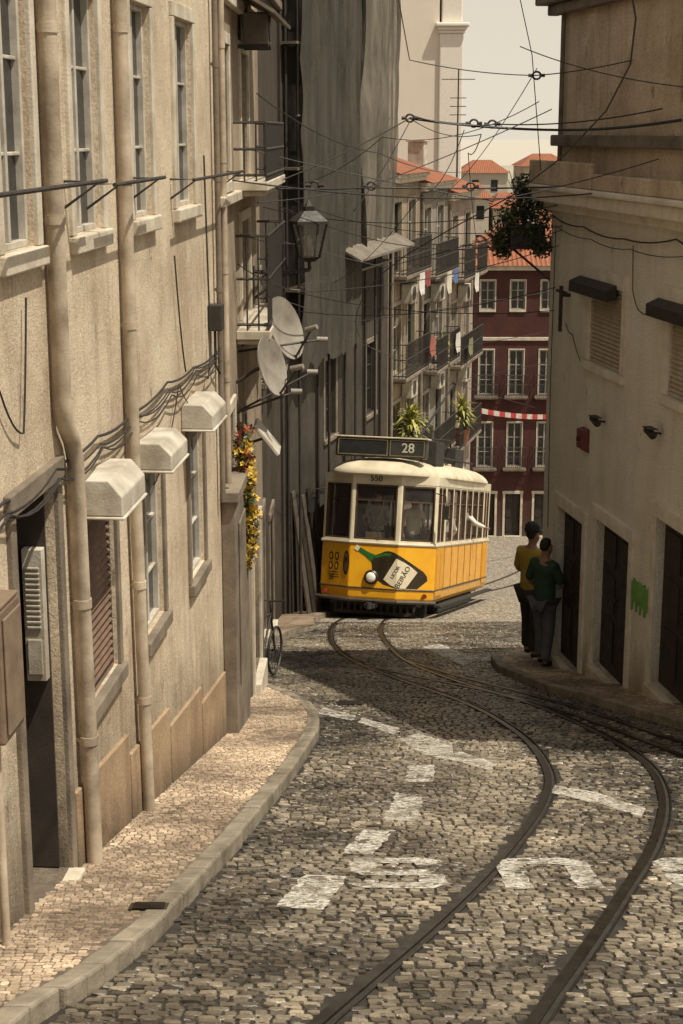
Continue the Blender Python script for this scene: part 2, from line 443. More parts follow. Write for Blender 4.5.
struct(stones('pavement_surface', M_PAVE, 3.6, 18.4, lambda y: wallL(y)-.1, lambda y: interp(CURL, y), .046, .038, .060, .096,
       lambda x, y: wallL(y) < x < interp(CURL, y)-.13, hgt=.006, jit=.006, g0=.0025, tilt=.03, top=.9, hs=.0012))
sheet('pavement', M_JOINTP, 8, 23.2, lambda y: interp(CURR, y)+.1, lambda y: wallR(y)+.3 if y < EY0 else 3.6, .098, .2)
struct(stones('pavement_surface', M_PAVE, 8, 23.2, lambda y: interp(CURR, y), lambda y: 4.8, .055, .045, .075, .096,
       lambda x, y: interp(CURR, y)+.13 < x < min(wallR(y), 4.8 if y < 21 else 3.5), hgt=.007, jit=.006, g0=.003, hs=.0012))
PL = [(24.6, -1.25), (26.2, -1.0), (28.2, -.5), (30, -.55), (32, -.25), (36, .7), (40, 1.85), (46, 3.4), (50, 4.4)]
sheet('pavement', M_PAVE, 24.6, 50, lambda y: wallL(y)-.3, lambda y: interp(PL, y), .11, .4)
def kerb(tab, side, y0, y1):
    mb = MB(); y = y0
    while y < y1:
        Ln = random.uniform(.55, 1.1); e = min(y+Ln, y1)
        n = 4; g = .006; sh = random.gauss(0, .006)
        for k in range(n):
            ya = y+g+(e-y-2*g)*k/n; yb = y+g+(e-y-2*g)*(k+1)/n
            xa, xb = interp(tab, ya)+sh, interp(tab, yb)+sh; zz = random.gauss(0, .003)
            o = (-.125*side)
            V = []
            for (X, Y) in ((xa, ya), (xb, yb), (xb+o, yb), (xa+o, ya)):
                V.append((X, Y, G(Y)-.05)); V.append((X, Y, G(Y)+.108+zz))
            mb.add(V, [(1, 3, 5, 7), (0, 2, 3, 1), (4, 6, 7, 5), (0, 1, 7, 6), (2, 4, 5, 3)])
        y = e
    return struct(mb.obj('kerb', M_KERB, bevel=.016))
kerb(CURL, 1, 3.4, 18.4); kerb(CURR, -1, 8, 23.2); kerb(PL, 1, 24.6, 50)

def rail(R):
    mb = MB(); prof = [(-.034, -.03), (-.034, .016), (.020, .016), (.022, -.018), (.048, -.018), (.050, .014), (.062, .014), (.062, -.03)]
    n = len(prof)
    for i, (x, y) in enumerate(R):
        a = R[max(i-1, 0)]; b = R[min(i+1, len(R)-1)]; t = Vector((b[0]-a[0], b[1]-a[1])).normalized()
        nx, ny = t.y, -t.x
        for u, z in prof: mb.v.append((x+nx*u, y+ny*u, G(y)+z))
    for i in range(len(R)-1):
        for j in range(n-1):
            a = i*n+j; mb.f.append((a, a+1, a+1+n, a+n)); mb.m.append(0)
    return mb.obj('tram_rail', M_STEEL, fixn=True)
for i, R in enumerate(RAILS):
    tag(rail(R), 'worn steel grooved tram rail set in the cobbled road', 'tram rail', 'tram rails in the road')

# ------------------------------------------------------------------ markings
M_PAINT = paint_worn('worn_road_paint')
def marking(polys, label, cat='road marking', z=.0145):
    bm = bmesh.new()
    for P in polys:
        bm.faces.new([bm.verts.new((x, y, 0)) for x, y in P])
    for ax in (0, 1):
        lo = min(v.co[ax] for v in bm.verts); hi = max(v.co[ax] for v in bm.verts); c = lo+.035
        while c < hi:
            co = [0, 0, 0]; no = [0, 0, 0]; co[ax] = c; no[ax] = 1
            bmesh.ops.bisect_plane(bm, geom=bm.verts[:]+bm.edges[:]+bm.faces[:], plane_co=co, plane_no=no); c += .035
    for v in bm.verts:
        x, y = v.co.x, v.co.y
        v.co.x += .025*noise.noise((x*8, y*8, 1)); v.co.y += .025*noise.noise((x*8, y*8, 4)); v.co.z = G(v.co.y)+z+.004*noise.noise((x*1.3, y*1.3, 12))+.002*noise.noise((x*14, y*14, 2))
    bmesh.ops.recalc_face_normals(bm, faces=bm.faces)
    me = D.meshes.new('road_marking'); bm.to_mesh(me); bm.free(); me.materials.append(M_PAINT)
    o = D.objects.new('road_marking', me); COL.objects.link(o)
    tag(o, label, cat, 'painted markings on the cobbles'); return o
dash = 'worn white painted dash on the cobbled road'
marking([[(-.36, 7.91), (-.10, 7.86), (.04, 8.64), (-.22, 8.69)]], dash)
marking([[(.0, 9.24), (.2, 9.22), (.36, 9.95), (.14, 9.97)]], dash)
marking([[(.29, 10.33), (.51, 10.28), (.62, 11.28), (.42, 11.34)]], dash)
marking([[(.50, 11.85), (.73, 11.85), (.8, 12.7), (.58, 12.65)]], dash)
marking([[(.55, 14.2), (.70, 13.3), (.97, 12.9), (1.02, 13.9), (.75, 14.6)]], 'worn white painted arrow patch on the cobbled road')
marking([[(-.28, 16.1), (-.2, 16.6), (.16, 15.9), (.12, 15.5)]], dash)
marking([[(.16, 15.4), (.22, 15.75), (.57, 14.9), (.5, 14.5)]], dash)
marking([[(.95, 13.0), (1.05, 13.45), (1.32, 12.75), (1.22, 12.4)]], dash)
marking([[(1.6, 11.35), (1.66, 11.7), (1.95, 11.4), (2.18, 10.75), (2.1, 10.4), (1.9, 10.9)]], 'curved worn white stroke on the cobbled road')
marking([[(1.30, 24.4), (1.6, 25), (2.0, 22.3), (1.7, 21.3)]], dash)
marking([[(1.9, 22.9), (2.5, 22.9), (2.35, 22.0), (2.05, 22.0)]], dash)
def letters(P, ox, lab):
    W, Hh = .56, .78
    polys = [[(ox+W-(x*W), 9.12-(y*Hh)) for x, y in q] for q in P]
    marking(polys, lab, 'road lettering')
t = .27
B = [[(0, 0), (t, 0), (t, 1), (0, 1)], [(t, 0), (.8, 0), (.95, .15), (.7, .19), (t, .19)], [(t, .41), (.7, .41), (.7, .59), (t, .59)], [(t, .81), (.7, .81), (.92, .85), (.78, 1), (t, 1)],
     [(.7, .19), (.95, .15), (1, .3), (.88, .5), (.7, .41)], [(.7, .59), (.88, .5), (.96, .68), (.92, .85), (.7, .81)]]
U = [[(0, .12), (t, .25), (t, 1), (0, 1)], [(1-t, .25), (1, .12), (1, 1), (1-t, 1)], [(0, .12), (.18, 0), (.82, 0), (1, .12), (1-t, .25), (1-t, .22), (t, .22), (t, .25)]]
S = [[(0, .12), (.15, 0), (.85, 0), (1, .12), (1-t, .2), (.7, .18), (.28, .18), (t, .25), (0, .25)], [(1-t, .2), (1, .12), (1, .45), (.85, .59), (.7, .41), (1-t, .4)],
     [(.15, .41), (.7, .41), (.85, .59), (.28, .59), (t, .6), (0, .57)], [(0, .57), (t, .6), (t, .8), (0, .88)], [(0, .88), (t, .8), (.28, .82), (.72, .82), (1-t, .75), (1, .75), (1, .88), (.85, 1), (.15, 1)]]
letters(S, .05, 'worn white letter S painted on the cobbles')
letters(U, .94, 'worn white letter U painted on the cobbles')
letters(B, 1.87, 'worn white letter B painted on the cobbles')

# ================================================================== HOUSE A
PA = plaster('roughcast_beige', (.82, .68, .50), (.40, .29, .19), k=-.24, gh=1.3, amount=.85, bump=.9, patch=.4)
A0 = (-1.973, 3); A1 = (-1.973+.0805*11.03, 3+.99676*11.03)
A = Facade('townhouse', A0, A1, 'beige roughcast townhouse with drainpipes and ground floor window hoods')
upw = [(3.1, 3.7), (4.62, 5.21), (6.02, 6.70), (7.6, 8.25), (9.15, 9.93)]
low = [(5.93, 6.75, -1.12, -.02), (7.6, 8.3, -1.24, -.12), (9.4, 10.1, -1.34, -.18)]
dr = (4.56, 5.36, -1.86, .38)
A.wall(4.7, [(a, b, 1.63, 3.0) for a, b in upw]+low+[dr], PA, depth=6, deep={8: .85})
for a, b in upw: A.window(a, b, 1.63, 3.0, fm=M_WHITEW, sur=M_STONE, sw=.09, nx=2, nz=3, rec=.05, t=.035)
A.window(*low[0], fm=M_DARKW, sur=M_STONED, sw=.07, shutter=simple('brown_shutter', (.2, .12, .08), (.11, .07, .05), 6, .6), rec=.045)
A.window(*low[1], fm=M_WHITEW, sur=M_STONED, sw=.07, rec=.05, t=.035)
A.window(*low[2], fm=M_WHITEW, sur=M_STONED, sw=.07, rec=.05, t=.035)
d_ = A.door(*dr, dm=M_DARKW, sur=M_STONED, sw=.09, rec=.8)
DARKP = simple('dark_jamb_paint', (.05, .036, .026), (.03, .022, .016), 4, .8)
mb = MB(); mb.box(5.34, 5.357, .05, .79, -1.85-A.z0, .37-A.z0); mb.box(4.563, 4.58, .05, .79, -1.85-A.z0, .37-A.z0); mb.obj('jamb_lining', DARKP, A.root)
mb = MB(); zz = -A.z0
mb.box(5.27, 5.339, .055, .165, -.72+zz, .02+zz)
for i in range(12):
    z = -.42+zz+i*.03
    mb.box(5.258, 5.269, .07, .15, z, z+.014)
mb.box(5.258, 5.269, .07, .15, -.68+zz, -.48+zz)
mb.obj('vent_cover', M_HOOD, A.root, bevel=.004)
mb = MB()
for a, b in ((5.5, 6.9), (6.95, 8.3), (8.35, 9.7), (9.75, 11.0)):
    gz = lambda x: G(3+x)-A.z0
    top = .62
    mb.add([(a, -.025, gz(a)-.2), (b, -.025, gz(b)-.2), (b, -.025, gz(b)+top+.1), (a, -.025, gz(a)+top-.1+.05), (a, .0, gz(a)-.2), (b, 0, gz(b)-.2), (b, 0, gz(b)+top+.1), (a, 0, gz(a)+top-.05)],
           [(0, 1, 2, 3), (3, 2, 6, 7), (0, 3, 7, 4), (1, 5, 6, 2)])
mb.obj('plinth', plaster('brown_plinth', (.46, .33, .21), (.24, .16, .10), k=-.24, gh=.5, amount=.8, patch=.3), A.root, bevel=.006)
def pipe(Fc, pts, r, m=M_PIPE, name='drainpipe', clamps=True):
    mb = MB(); P = [Vector((a, b, c-Fc.z0)) for a, b, c in pts]
    mb.tube(P, r, 14)
    for p0, p1 in zip(P, P[1:]):
        if abs(p1.z-p0.z) > 1 and clamps:
            n = int(abs(p1.z-p0.z)/1.1)
            for i in range(1, n+1):
                q = p0.lerp(p1, i/(n+1)); mb.cyl(q-Vector((0, 0, .025)), q+Vector((0, 0, .025)), r*1.14, n=14)
                mb.box(q.x-.012, q.x+.012, q.y, 0.01, q.z-.012, q.z+.012)
    return mb.obj(name, m, Fc.root, True)
pipe(A, [(5.40, -.062, 4.6), (5.40, -.062, .8), (5.43, -.062, .68), (5.56, -.062, .56), (5.62, -.062, .44), (5.66, -.075, -2.02)], .048)
pipe(A, [(7.15, -.058, 4.6), (7.15, -.058, .1), (7.26, -.065, -2.35)], .042)
pipe(A, [(10.85, -.05, 4.6), (10.85, -.05, -1.0)], .025, M_STONED)
for (a, b, z, t_) in ((5.92, 6.56, .05, .21), (7.44, 8.04, 0, .18), (9.16, 9.82, -.04, .19)):
    mb = MB(); z -= A.z0; o = .25
    mb.add([(a, -.002, z), (b, -.002, z), (b, -o, z), (a, -o, z), (a, -.002, z+t_), (b, -.002, z+t_), (b, -o+.08, z+t_), (a, -o+.08, z+t_), (a, -o, z+t_*.55), (b, -o, z+t_*.55)],
           [(0, 1, 2, 3), (4, 7, 6, 5), (3, 2, 9, 8), (8, 9, 6, 7), (0, 3, 8, 7, 4), (1, 5, 6, 9, 2), (0, 4, 5, 1)])
    mb.box(a-.012, b+.012, -o-.012, -.003, z-.02, z-.002)
    mb.obj('window_hood', M_HOOD, A.root, bevel=.012)
e = thing('meter_box', 'brown metal utility box fixed to a beige wall', 'utility box', A.pt(3.9, -.02, -.46), math.atan2(A.d.y, A.d.x))
mb = MB(); mb.box(-.22, .1, -.17, .018, 0, .62); mb.obj('case', simple('brown_box', (.22, .15, .10), (.13, .09, .065), 6, .5), e, bevel=.015)
mb = MB(); mb.box(-.19, .07, -.184, -.171, .04, .58); mb.box(-.2, .08, -.17, -.02, .622, .64); mb.obj('lid', simple('brown_box2', (.25, .18, .12), (.16, .11, .08), 6, .5), e, bevel=.006)
mb = MB(); mb.tube([(.02, -.05, -.001), (.02, -.05, -1.3)], .022, 10); mb.obj('conduit', M_PIPE, e, True)
def wire(pts, r=.008, label='thin black overhead cable spanning the street', name='overhead_wire', cat='wire', group='overhead wires across the street', sag=0, mat=None, n=14):
    P = []
    for p, q in zip(pts, pts[1:]):
        p = Vector(p); q = Vector(q)
        for i in range(n):
            t_ = i/n; v = p.lerp(q, t_); v.z -= sag*4*t_*(1-t_); P.append(v)
    P.append(Vector(pts[-1])); o0 = P[0].copy()
    mb = MB(); mb.tube([p-o0 for p in P], r*.8, 6)
    o = mb.obj(name, mat or M_RUBBER, None, True, loc=o0); tag(o, label, cat, group); return o
CBL = dict(label='sagging black cable clipped along a beige wall', name='wall_cable', cat='cable', group='cables along the wall')
for k in range(4):
    pts = []
    for i, s_ in enumerate([3.0, 4.35, 5.3, 6.3, 7.3, 8.5, 9.6, 10.9]):
        pts.append(A.pt(s_, -.03-.01*k, .50-.02*i+random.uniform(-.03, .03)-.025*k))
    wire(pts, .007 if k else .011, sag=.03+.015*k, n=6, **CBL)
LCB = dict(label='loose black cable hanging on a beige wall', name='wall_cable', cat='cable', group='cables along the wall')
wire([A.pt(3.9, -.03, 1.7), A.pt(4.4, -.03, 1.0), A.pt(4.75, -.03, .75), A.pt(4.9, -.03, 1.4)], .007, n=6, sag=.05, **LCB)
wire([A.pt(8.9, -.03, 1.3), A.pt(9.2, -.04, .4)], .008, sag=.1, **LCB)
wire([A.pt(10.3, -.03, 2.0), A.pt(10.4, -.04, .5), A.pt(10.2, -.04, .2)], .010, sag=.1, **LCB)
wire([A.pt(7.9, -.03, -.2), A.pt(8.9, -.04, .35), A.pt(9.9, -.04, .1)], .006, sag=.12, **LCB)
def rod(Fc, a, b, z, out, lab):
    e = thing('drying_rod', lab, 'rod', Fc.pt(a, 0, z), math.atan2(Fc.d.y, Fc.d.x), 'drying rods along the wall')
    mb = MB(); mb.cyl((0, -out, 0), (b-a, -out, 0), .012, n=8); mb.obj('bar', M_IRON, e, True)
    for x in (.15, (b-a)-.15):
        mb = MB(); mb.tube([(x, 0, -.14), (x, -out, 0), (x, 0, .0)], .009, 6); mb.obj('bracket', M_IRON, e, True)
rod(A, 3.6, 6.0, 1.93, .2, 'black iron drying rod on wall brackets under windows')
rod(A, 6.2, 7.7, 1.90, .2, 'black iron drying rod on wall brackets under windows')
rod(A, 8.8, 11.4, 1.85, .2, 'black iron drying rod on wall brackets under windows')

# ================================================================== HOUSE B
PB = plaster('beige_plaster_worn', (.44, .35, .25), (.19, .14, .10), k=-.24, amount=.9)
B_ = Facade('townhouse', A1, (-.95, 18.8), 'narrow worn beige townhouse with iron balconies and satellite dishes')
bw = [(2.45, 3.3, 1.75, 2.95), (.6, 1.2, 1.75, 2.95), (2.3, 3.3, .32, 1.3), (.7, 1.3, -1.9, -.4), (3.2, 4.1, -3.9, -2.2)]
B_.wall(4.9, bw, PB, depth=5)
for w in bw[:3]: B_.window(*w, fm=M_GREENW, sur=M_STONE, sw=.09)
B_.window(*bw[3], fm=M_GREENW, sur=M_STONE, sw=.09); B_.door(*bw[4], sur=M_STONE)
B_.balcony(1.6, 4.2, 1.72, .55, .34); B_.balcony(1.7, 4.3, .28, .92, .34)
mb = MB(); gz0 = G(14)-B_.z0
mb.box(.003, 1.3, -.13, -.002, gz0-.8, -1.05-B_.z0); mb.box(-.05, 1.35, -.17, -.003, -1.05-B_.z0+.002, -.95-B_.z0)
mb.box(.25, 1.1, -.15, -.131, gz0+.5, -1.3-B_.z0)
mb.obj('stone_pier', M_STONED, B_.root, bevel=.012)
mb = MB(); mb.box(-.02, 4.8, -.09, -.003, 1.55-B_.z0, 1.64-B_.z0); mb.box(-.02, 4.8, -.07, -.003, 3.3-B_.z0, 3.42-B_.z0); mb.obj('string_course', M_STONE, B_.root, bevel=.01)
pipe(B_, [(.12, -.06, 4.8), (.12, -.06, -.9)], .03)
e = thing('air_conditioner', 'grey air conditioning unit on a wall bracket', 'air conditioner', B_.pt(2.3, 0, 3.02), math.atan2(B_.d.y, B_.d.x))
mb = MB(); mb.box(0, .5, -.3, -.05, 0, .3); mb.obj('case', simple('grey_case', (.16, .13, .10), None, 5, .6), e, bevel=.02)
mb = MB(); mb.cyl((.22, -.312, .15), (.22, -.301, .15), .12, n=20); mb.obj('fan_grille', M_IRON, e)
mb = MB(); mb.box(.05, .08, -.3, 0, -.04, -.002); mb.box(.42, .45, -.3, 0, -.04, -.002); mb.obj('bracket', M_IRON, e)
e = thing('junction_box', 'small dark cable junction box on a beige wall', 'junction box', A.pt(10.5, 0, .55), math.atan2(A.d.y, A.d.x))
mb = MB(); mb.box(0, .16, -.12, -.001, 0, .22); mb.obj('case', M_IRON, e, bevel=.01); mb = MB(); mb.tube([(.08, -.05, 0), (.08, -.05, -.3), (.3, -.05, -.4)], .012, 6); mb.obj('conduit', M_IRON, e)
mb = MB(); mb.add([(1.5, -.003, 3.5-B_.z0), (4.0, -.003, 3.5-B_.z0), (4.0, -.42, 3.25-B_.z0), (1.5, -.42, 3.25-B_.z0), (1.5, -.003, 3.53-B_.z0), (4, -.003, 3.53-B_.z0), (4, -.43, 3.28-B_.z0), (1.5, -.43, 3.28-B_.z0)], [(0, 1, 2, 3), (4, 7, 6, 5), (3, 2, 6, 7), (0, 3, 7, 4), (1, 5, 6, 2)]); mb.obj('awning', M_STONED, B_.root)

# ================================================================== HOUSE B2 (dark)
PB2 = plaster('dark_plaster', (.085, .067, .05), (.04, .032, .025), k=-.24, amount=.9, grime=(.04, .03, .022))  # very dark base and stain colours over the whole wall
C0 = (-1.15, 31)
H2 = Facade('townhouse', (-1.4, 18.8), (-1.2, 31), 'dark weathered townhouse with closed doors')
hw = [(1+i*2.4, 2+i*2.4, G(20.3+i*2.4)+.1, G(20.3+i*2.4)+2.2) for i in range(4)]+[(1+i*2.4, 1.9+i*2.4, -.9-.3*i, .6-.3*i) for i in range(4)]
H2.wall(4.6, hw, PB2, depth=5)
for i, w in enumerate(hw):
    if i < 4: H2.door(*w, sur=M_STONED)
    else: H2.window(*w, fm=M_GREENW, sur=M_STONED); H2.balcony(w[0]-.2, w[1]+.2, w[2]-.02, .85, .3, m=M_STONED)
mb = MB(); mb.box(0, 12.2, -.1, -.003, 4.35-H2.z0, 4.5-H2.z0); mb.obj('cornice', M_STONED, H2.root, bevel=.02)

# ================================================================== HOUSE C with scaffold net
dC = Vector((.27, 1)).normalized()
def onC(s_): return (C0[0]+dC.x*s_, C0[1]+dC.y*s_)
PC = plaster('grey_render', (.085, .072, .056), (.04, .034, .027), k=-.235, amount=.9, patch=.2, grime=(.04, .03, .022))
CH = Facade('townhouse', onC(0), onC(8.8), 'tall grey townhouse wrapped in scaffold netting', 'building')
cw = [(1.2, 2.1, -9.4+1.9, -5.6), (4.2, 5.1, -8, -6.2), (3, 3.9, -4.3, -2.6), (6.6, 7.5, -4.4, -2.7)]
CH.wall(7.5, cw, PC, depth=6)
for w in cw: CH.window(*w, fm=M_DARKW, sur=M_STONED)
def net_mat(name, a_, b_, al):
    m, nt, N, L, b = newmat(name)
    tc = N.new('ShaderNodeTexCoord').outputs['Object']
    r = ramp(N, .35, .7, c4(a_), c4(b_)); L.new(noise_(N, L, tc, 1.1, 8, .65, (2.5, 2.5, .25)), r.inputs[0])
    L.new(r.outputs[0], b.inputs['Base Color']); b.inputs['Roughness'].default_value = .95; b.inputs['Specular IOR Level'].default_value = .1
    a = ramp(N, .35, .55, (al,)*3+(1,), (.97,)*3+(1,)); L.new(noise_(N, L, tc, 2.2, 8, .7, (1, 1, .3)), a.inputs[0]); L.new(a.outputs[0], b.inputs['Alpha'])
    bump_(N, L, b, noise_(N, L, tc, 12, 3, .5, (1, 1, .15)), .35, .02)
    return m
def net(a, b, z0, z1, out, lab, mat, amp=.22, ragged=.3):
    e_loc = CH.pt(a, 0, z0); nx = 70; nz = 60; mb = MB()
    for j in range(nz+1):
        for i in range(nx+1):
            u = i/nx; v = j/nz; x = u*(b-a)
            z = v*(z1-z0)
            if j == 0: z += ragged*noise.noise((x*1.4, 1, a))
            sway = .25*noise.noise((z*.5, a, 2))
            fold = amp*(noise.noise(((x+sway)*1.8+a, z*.12, 0))+.55*noise.noise(((x+sway)*4.5+a, z*.18, 3)))+.03*math.sin((x+sway)*9)
            swag = .14*abs(math.sin(math.pi*v*4))*math.sin(math.pi*((x*.55) % 1))
            mb.v.append((x, -out-abs(fold)-amp*swag, z))
    for j in range(nz):
        for i in range(nx):
            q = j*(nx+1)+i; mb.f.append((q, q+1, q+nx+2, q+nx+1)); mb.m.append(0)
    o = mb.obj('scaffold_net', mat, None, True, loc=e_loc, fixn=False)
    o.rotation_euler = (0, 0, math.atan2(CH.d.y, CH.d.x)); tag(o, lab, 'scaffold net', 'nets over the scaffolding'); return o
net(.1, 4.6, -2.4, 7.4, .36, 'dusty dark grey scaffold net draped over a facade', net_mat('dark_net', (.055, .048, .039), (.10, .088, .07), .6), .12)
net(4.62, 7.75, -.35, 7.6, .34, 'pale wrinkled scaffold net draped over a facade', net_mat('pale_net', (.09, .078, .062), (.24, .21, .165), .6), .30)
e = thing('scaffold', 'steel tube scaffold with plank deck against grey house', 'scaffold', CH.pt(0, 0, G(31)), math.atan2(CH.d.y, CH.d.x))
for x in (.15, 2.3, 4.5, 6.3, 7.8):
    mb = MB(); gz = G(31+x*.965)-G(31); mb.cyl((x, -.30, gz), (x, -.30, 14.5), .03, n=8); mb.cyl((x, -.06, gz), (x, -.06, 14.5), .03, n=8); mb.obj('pole', M_IRON, e, True)
for z in (6.6, 8.9, 11.2, 13.5):
    mb = MB(); mb.box(0, 7.8, -.33, -.03, z, z+.05); mb.cyl((0, -.33, z+1), (7.8, -.33, z+1), .02, n=8); mb.obj('deck', simple('planks', (.2, .16, .11), (.11, .09, .07), 4, .8), e)
mb = MB(); mb.add([(3.0, -.8, 6.95), (8.2, -.8, 6.95), (8.2, -.34, 7.2), (3.0, -.34, 7.2), (3.0, -.8, 7.0), (8.2, -.8, 7.0), (8.2, -.34, 7.25), (3, -.34, 7.25)], [(0, 1, 2, 3), (4, 7, 6, 5), (0, 4, 5, 1), (0, 3, 7, 4), (1, 5, 6, 2)]); mb.obj('canopy', simple('sheet_canopy', (.20, .17, .13), (.11, .09, .07), 4, .7), e)
for i in range(5):
    mb = MB(); mb.box(-.11, .11, -.02, .02, 0, 2.6+.2*math.sin(i*3)); p = CH.pt(.35+i*.36, -.42, G(31.3+i*.35)+.08)
    o = mb.obj('timber_board', M_DARKW if i % 2 else simple('old_board', (.10, .075, .05), (.05, .04, .03), 4, .8), loc=p, bevel=.004)
    o.rotation_euler = (-.13, .03*math.sin(i*5), math.atan2(CH.d.y, CH.d.x)); tag(o, 'old dark timber board leaning against a grey wall', 'board', 'boards leaning on the wall')

# ================================================================== ROW D
specs = [(8.8, 12.3, 1.05, (.36, .28, .19), (.17, .13, .09), 'ochre townhouse with iron balconies and tiled roof'),
         (12.3, 16.0, .75, (.28, .245, .20), (.12, .105, .08), 'grey townhouse with iron balconies and tiled roof'),
         (16.0, 20.3, .35, (.42, .33, .26), (.2, .15, .11), 'pinkish townhouse with iron balconies and tiled roof')]
DH = []
def acunit(Fd, x, z):
    e = thing('air_conditioner', 'pale air conditioning unit fixed to a facade', 'air conditioner', Fd.pt(x, 0, z), math.atan2(Fd.d.y, Fd.d.x), 'air conditioning units on facades')
    mb = MB(); mb.box(0, .7, -.3, -.02, 0, .5); mb.obj('case', M_HOOD, e, bevel=.02)
    mb = MB(); mb.cyl((.3, -.312, .25), (.3, -.301, .25), .18, n=18); mb.obj('fan_grille', M_IRON, e)
AGED = simple('aged_white_frame', (.42, .38, .31), (.28, .25, .2), 6, .6)
for i, (a, b, zt, c1, c2, lab) in enumerate(specs):
    Fd = Facade('townhouse', onC(a+.003), onC(b), lab, group='row of townhouses with balconies'); DH.append(Fd); L_ = Fd.len
    op = []; rows = [zt-2.35, zt-4.9, zt-7.4]
    for r_ in rows:
        for k in range(2):
            x = L_*(.27+.46*k); op.append((x-.42, x+.42, r_, r_+1.75))
    gy = G(31+dC.y*(a+b)/2)
    dd = (L_*.2, L_*.2+.95, gy+.1, gy+1.9); d2 = (L_*.62, L_*.62+.95, gy, gy+1.8)
    Fd.wall(zt, op+[dd, d2], plaster('rowplaster%d' % i, c1, c2, k=-.2, amount=.9), depth=7)
    for k, w in enumerate(op):
        Fd.window(*w, fm=AGED if (k+i) % 3 else M_GREENW, sur=simple('row_surround', (.38, .33, .26), (.22, .19, .14), 4, .85), sw=.09, nx=2, nz=3, sill=False)
    for q, r_ in enumerate(rows):
        if (q+i) % 3 == 2:
            Fd.balcony(L_*.06, L_*.46, r_-.01, .85, .5, m=M_STONED); Fd.balcony(L_*.54, L_*.94, r_-.01, .85, .5, m=M_STONED)
        else: Fd.balcony(L_*.08, L_*.92, r_-.01, .85, .42, m=M_STONED)
    Fd.door(*dd, dm=M_GREENW, sur=M_STONE); Fd.door(*d2, sur=M_STONE)
    acunit(Fd, L_*.38, rows[1]+1.75); acunit(Fd, L_*.42, rows[2]+1.8)
    pipe(Fd, [(.1, -.07, zt-.2), (.1, -.07, gy+.3)], .05, M_STONED, clamps=False)
    mb = MB(); z = zt-Fd.z0
    mb.box(-.0, L_, -.28, 0, z+.002, z+.1); mb.box(0, L_, -.2, 0, z-.12, z); mb.obj('cornice', M_STONE, Fd.root, bevel=.015)
    mb = MB(); rise = 1.3
    mb.add([(0, -.36, z+.105), (L_-.01, -.36, z+.105), (L_-.01, 3.4, z+rise), (0, 3.4, z+rise), (L_-.01, 7, z+.1), (0, 7, z+.1)], [(0, 1, 2, 3), (3, 2, 4, 5), (0, 3, 5), (1, 4, 2)]); mb.obj('roof', M_TILE, Fd.root)
    if i: mb = MB(); cx = L_*.7; mb.box(cx-.25, cx+.25, 1.3, 1.8, z+.3, z+1.5); mb.box(cx-.3, cx+.3, 1.25, 1.85, z+1.502, z+1.58); mb.obj('chimney', M_HOOD, Fd.root, bevel=.02)
for i, (cc, s_, zt, h_) in enumerate([((.7, .66, .6), 9.9, -1.3, .55), ((.25, .06, .05), 10.6, -1.3, .4), ((.6, .55, .42), 13.4, -1.55, .6), ((.1, .14, .3), 14.3, -1.55, .4), ((.65, .6, .52), 17.6, -1.95, .55), ((.35, .1, .07), 11.3, -3.8, .5), ((.6, .58, .5), 14.8, -4.1, .55), ((.2, .2, .1), 16.8, -4.5, .5)]):
    mb = MB(); n = 8
    for j in range(5):
        for k in range(n+1):
            mb.v.append((k*.07, .05*math.sin(k*1.3+j)*j/4, -j*h_/4))
    for j in range(4):
        for k in range(n): q = j*(n+1)+k; mb.f.append((q, q+1, q+n+2, q+n+1)); mb.m.append(0)
    o = mb.obj('laundry', simple('cloth%d' % i, cc, None, 6, .9), None, True, loc=CH.pt(s_, -.56, zt+.7 if zt < -3 else zt)); o.rotation_euler = (0, 0, math.atan2(CH.d.y, CH.d.x))
    tag(o, 'cloth hung to dry over a balcony railing', 'laundry', 'laundry on balconies')

# ================================================================== RED BUILDING
PR = plaster('oxblood_plaster', (.10, .042, .036), (.058, .028, .024), k=0, amount=.9, patch=.2, gh=1.2)
R_ = Facade('apartment_house', (5.68, 67), (14, 67), 'dark red apartment house with white windows and orange tiled roof', 'building')
ro_ = []
for zc in (-4.5, -7.75, -10.85):
    for xc in (.42, 1.68, 2.95, 4.4, 5.9):
        ro_.append((xc-.3, xc+.3, zc-(.6 if zc > -5 else .95), zc+(.6 if zc > -5 else .95)))
rd = [(.2, .9, G(67)+.05, G(67)+1.9), (1.35, 2.0, G(67)+.05, G(67)+1.9), (2.6, 3.3, G(67)+.05, G(67)+1.9)]
R_.wall(-3.46, ro_+rd, PR, depth=8)
for w in ro_:
    R_.window(*w, fm=AGED, sur=M_STONE, sw=.05, nx=2, nz=3, rec=.08)
for xc in (.42, 1.68, 2.95):
    for z in (-8.72, -11.82): R_.balcony(xc-.5, xc+.5, z, .9, .35, m=M_STONED)
for w in rd: R_.door(*w, dm=M_DARKW, sur=M_STONE)
mb = MB(); z = -3.46-R_.z0; mb.box(-.25, 8.5, -.25, 0, z+.002, z+.2); mb.box(-.003, 8.4, -.06, -.003, -6.4-R_.z0, -6.25-R_.z0); mb.obj('cornice', M_STONE, R_.root, bevel=.02)
mb = MB(); mb.add([(-.3, -.35, z+.205), (8.6, -.35, z+.205), (8.6, 8.2, z+.205), (-.3, 8.2, z+.205), (2.2, 3.6, z+2.3), (7, 3.6, z+2.3)], [(0, 1, 5, 4), (1, 2, 5), (2, 3, 4, 5), (3, 0, 4)]); mb.obj('roof', M_TILE, R_.root)
mb = MB(); mb.box(2.0, 2.5, 1.6, 2.1, z+.8, z+2.3); mb.box(1.95, 2.55, 1.55, 2.15, z+2.302, z+2.4); mb.obj('chimney', M_HOOD, R_.root)
mb = MB()
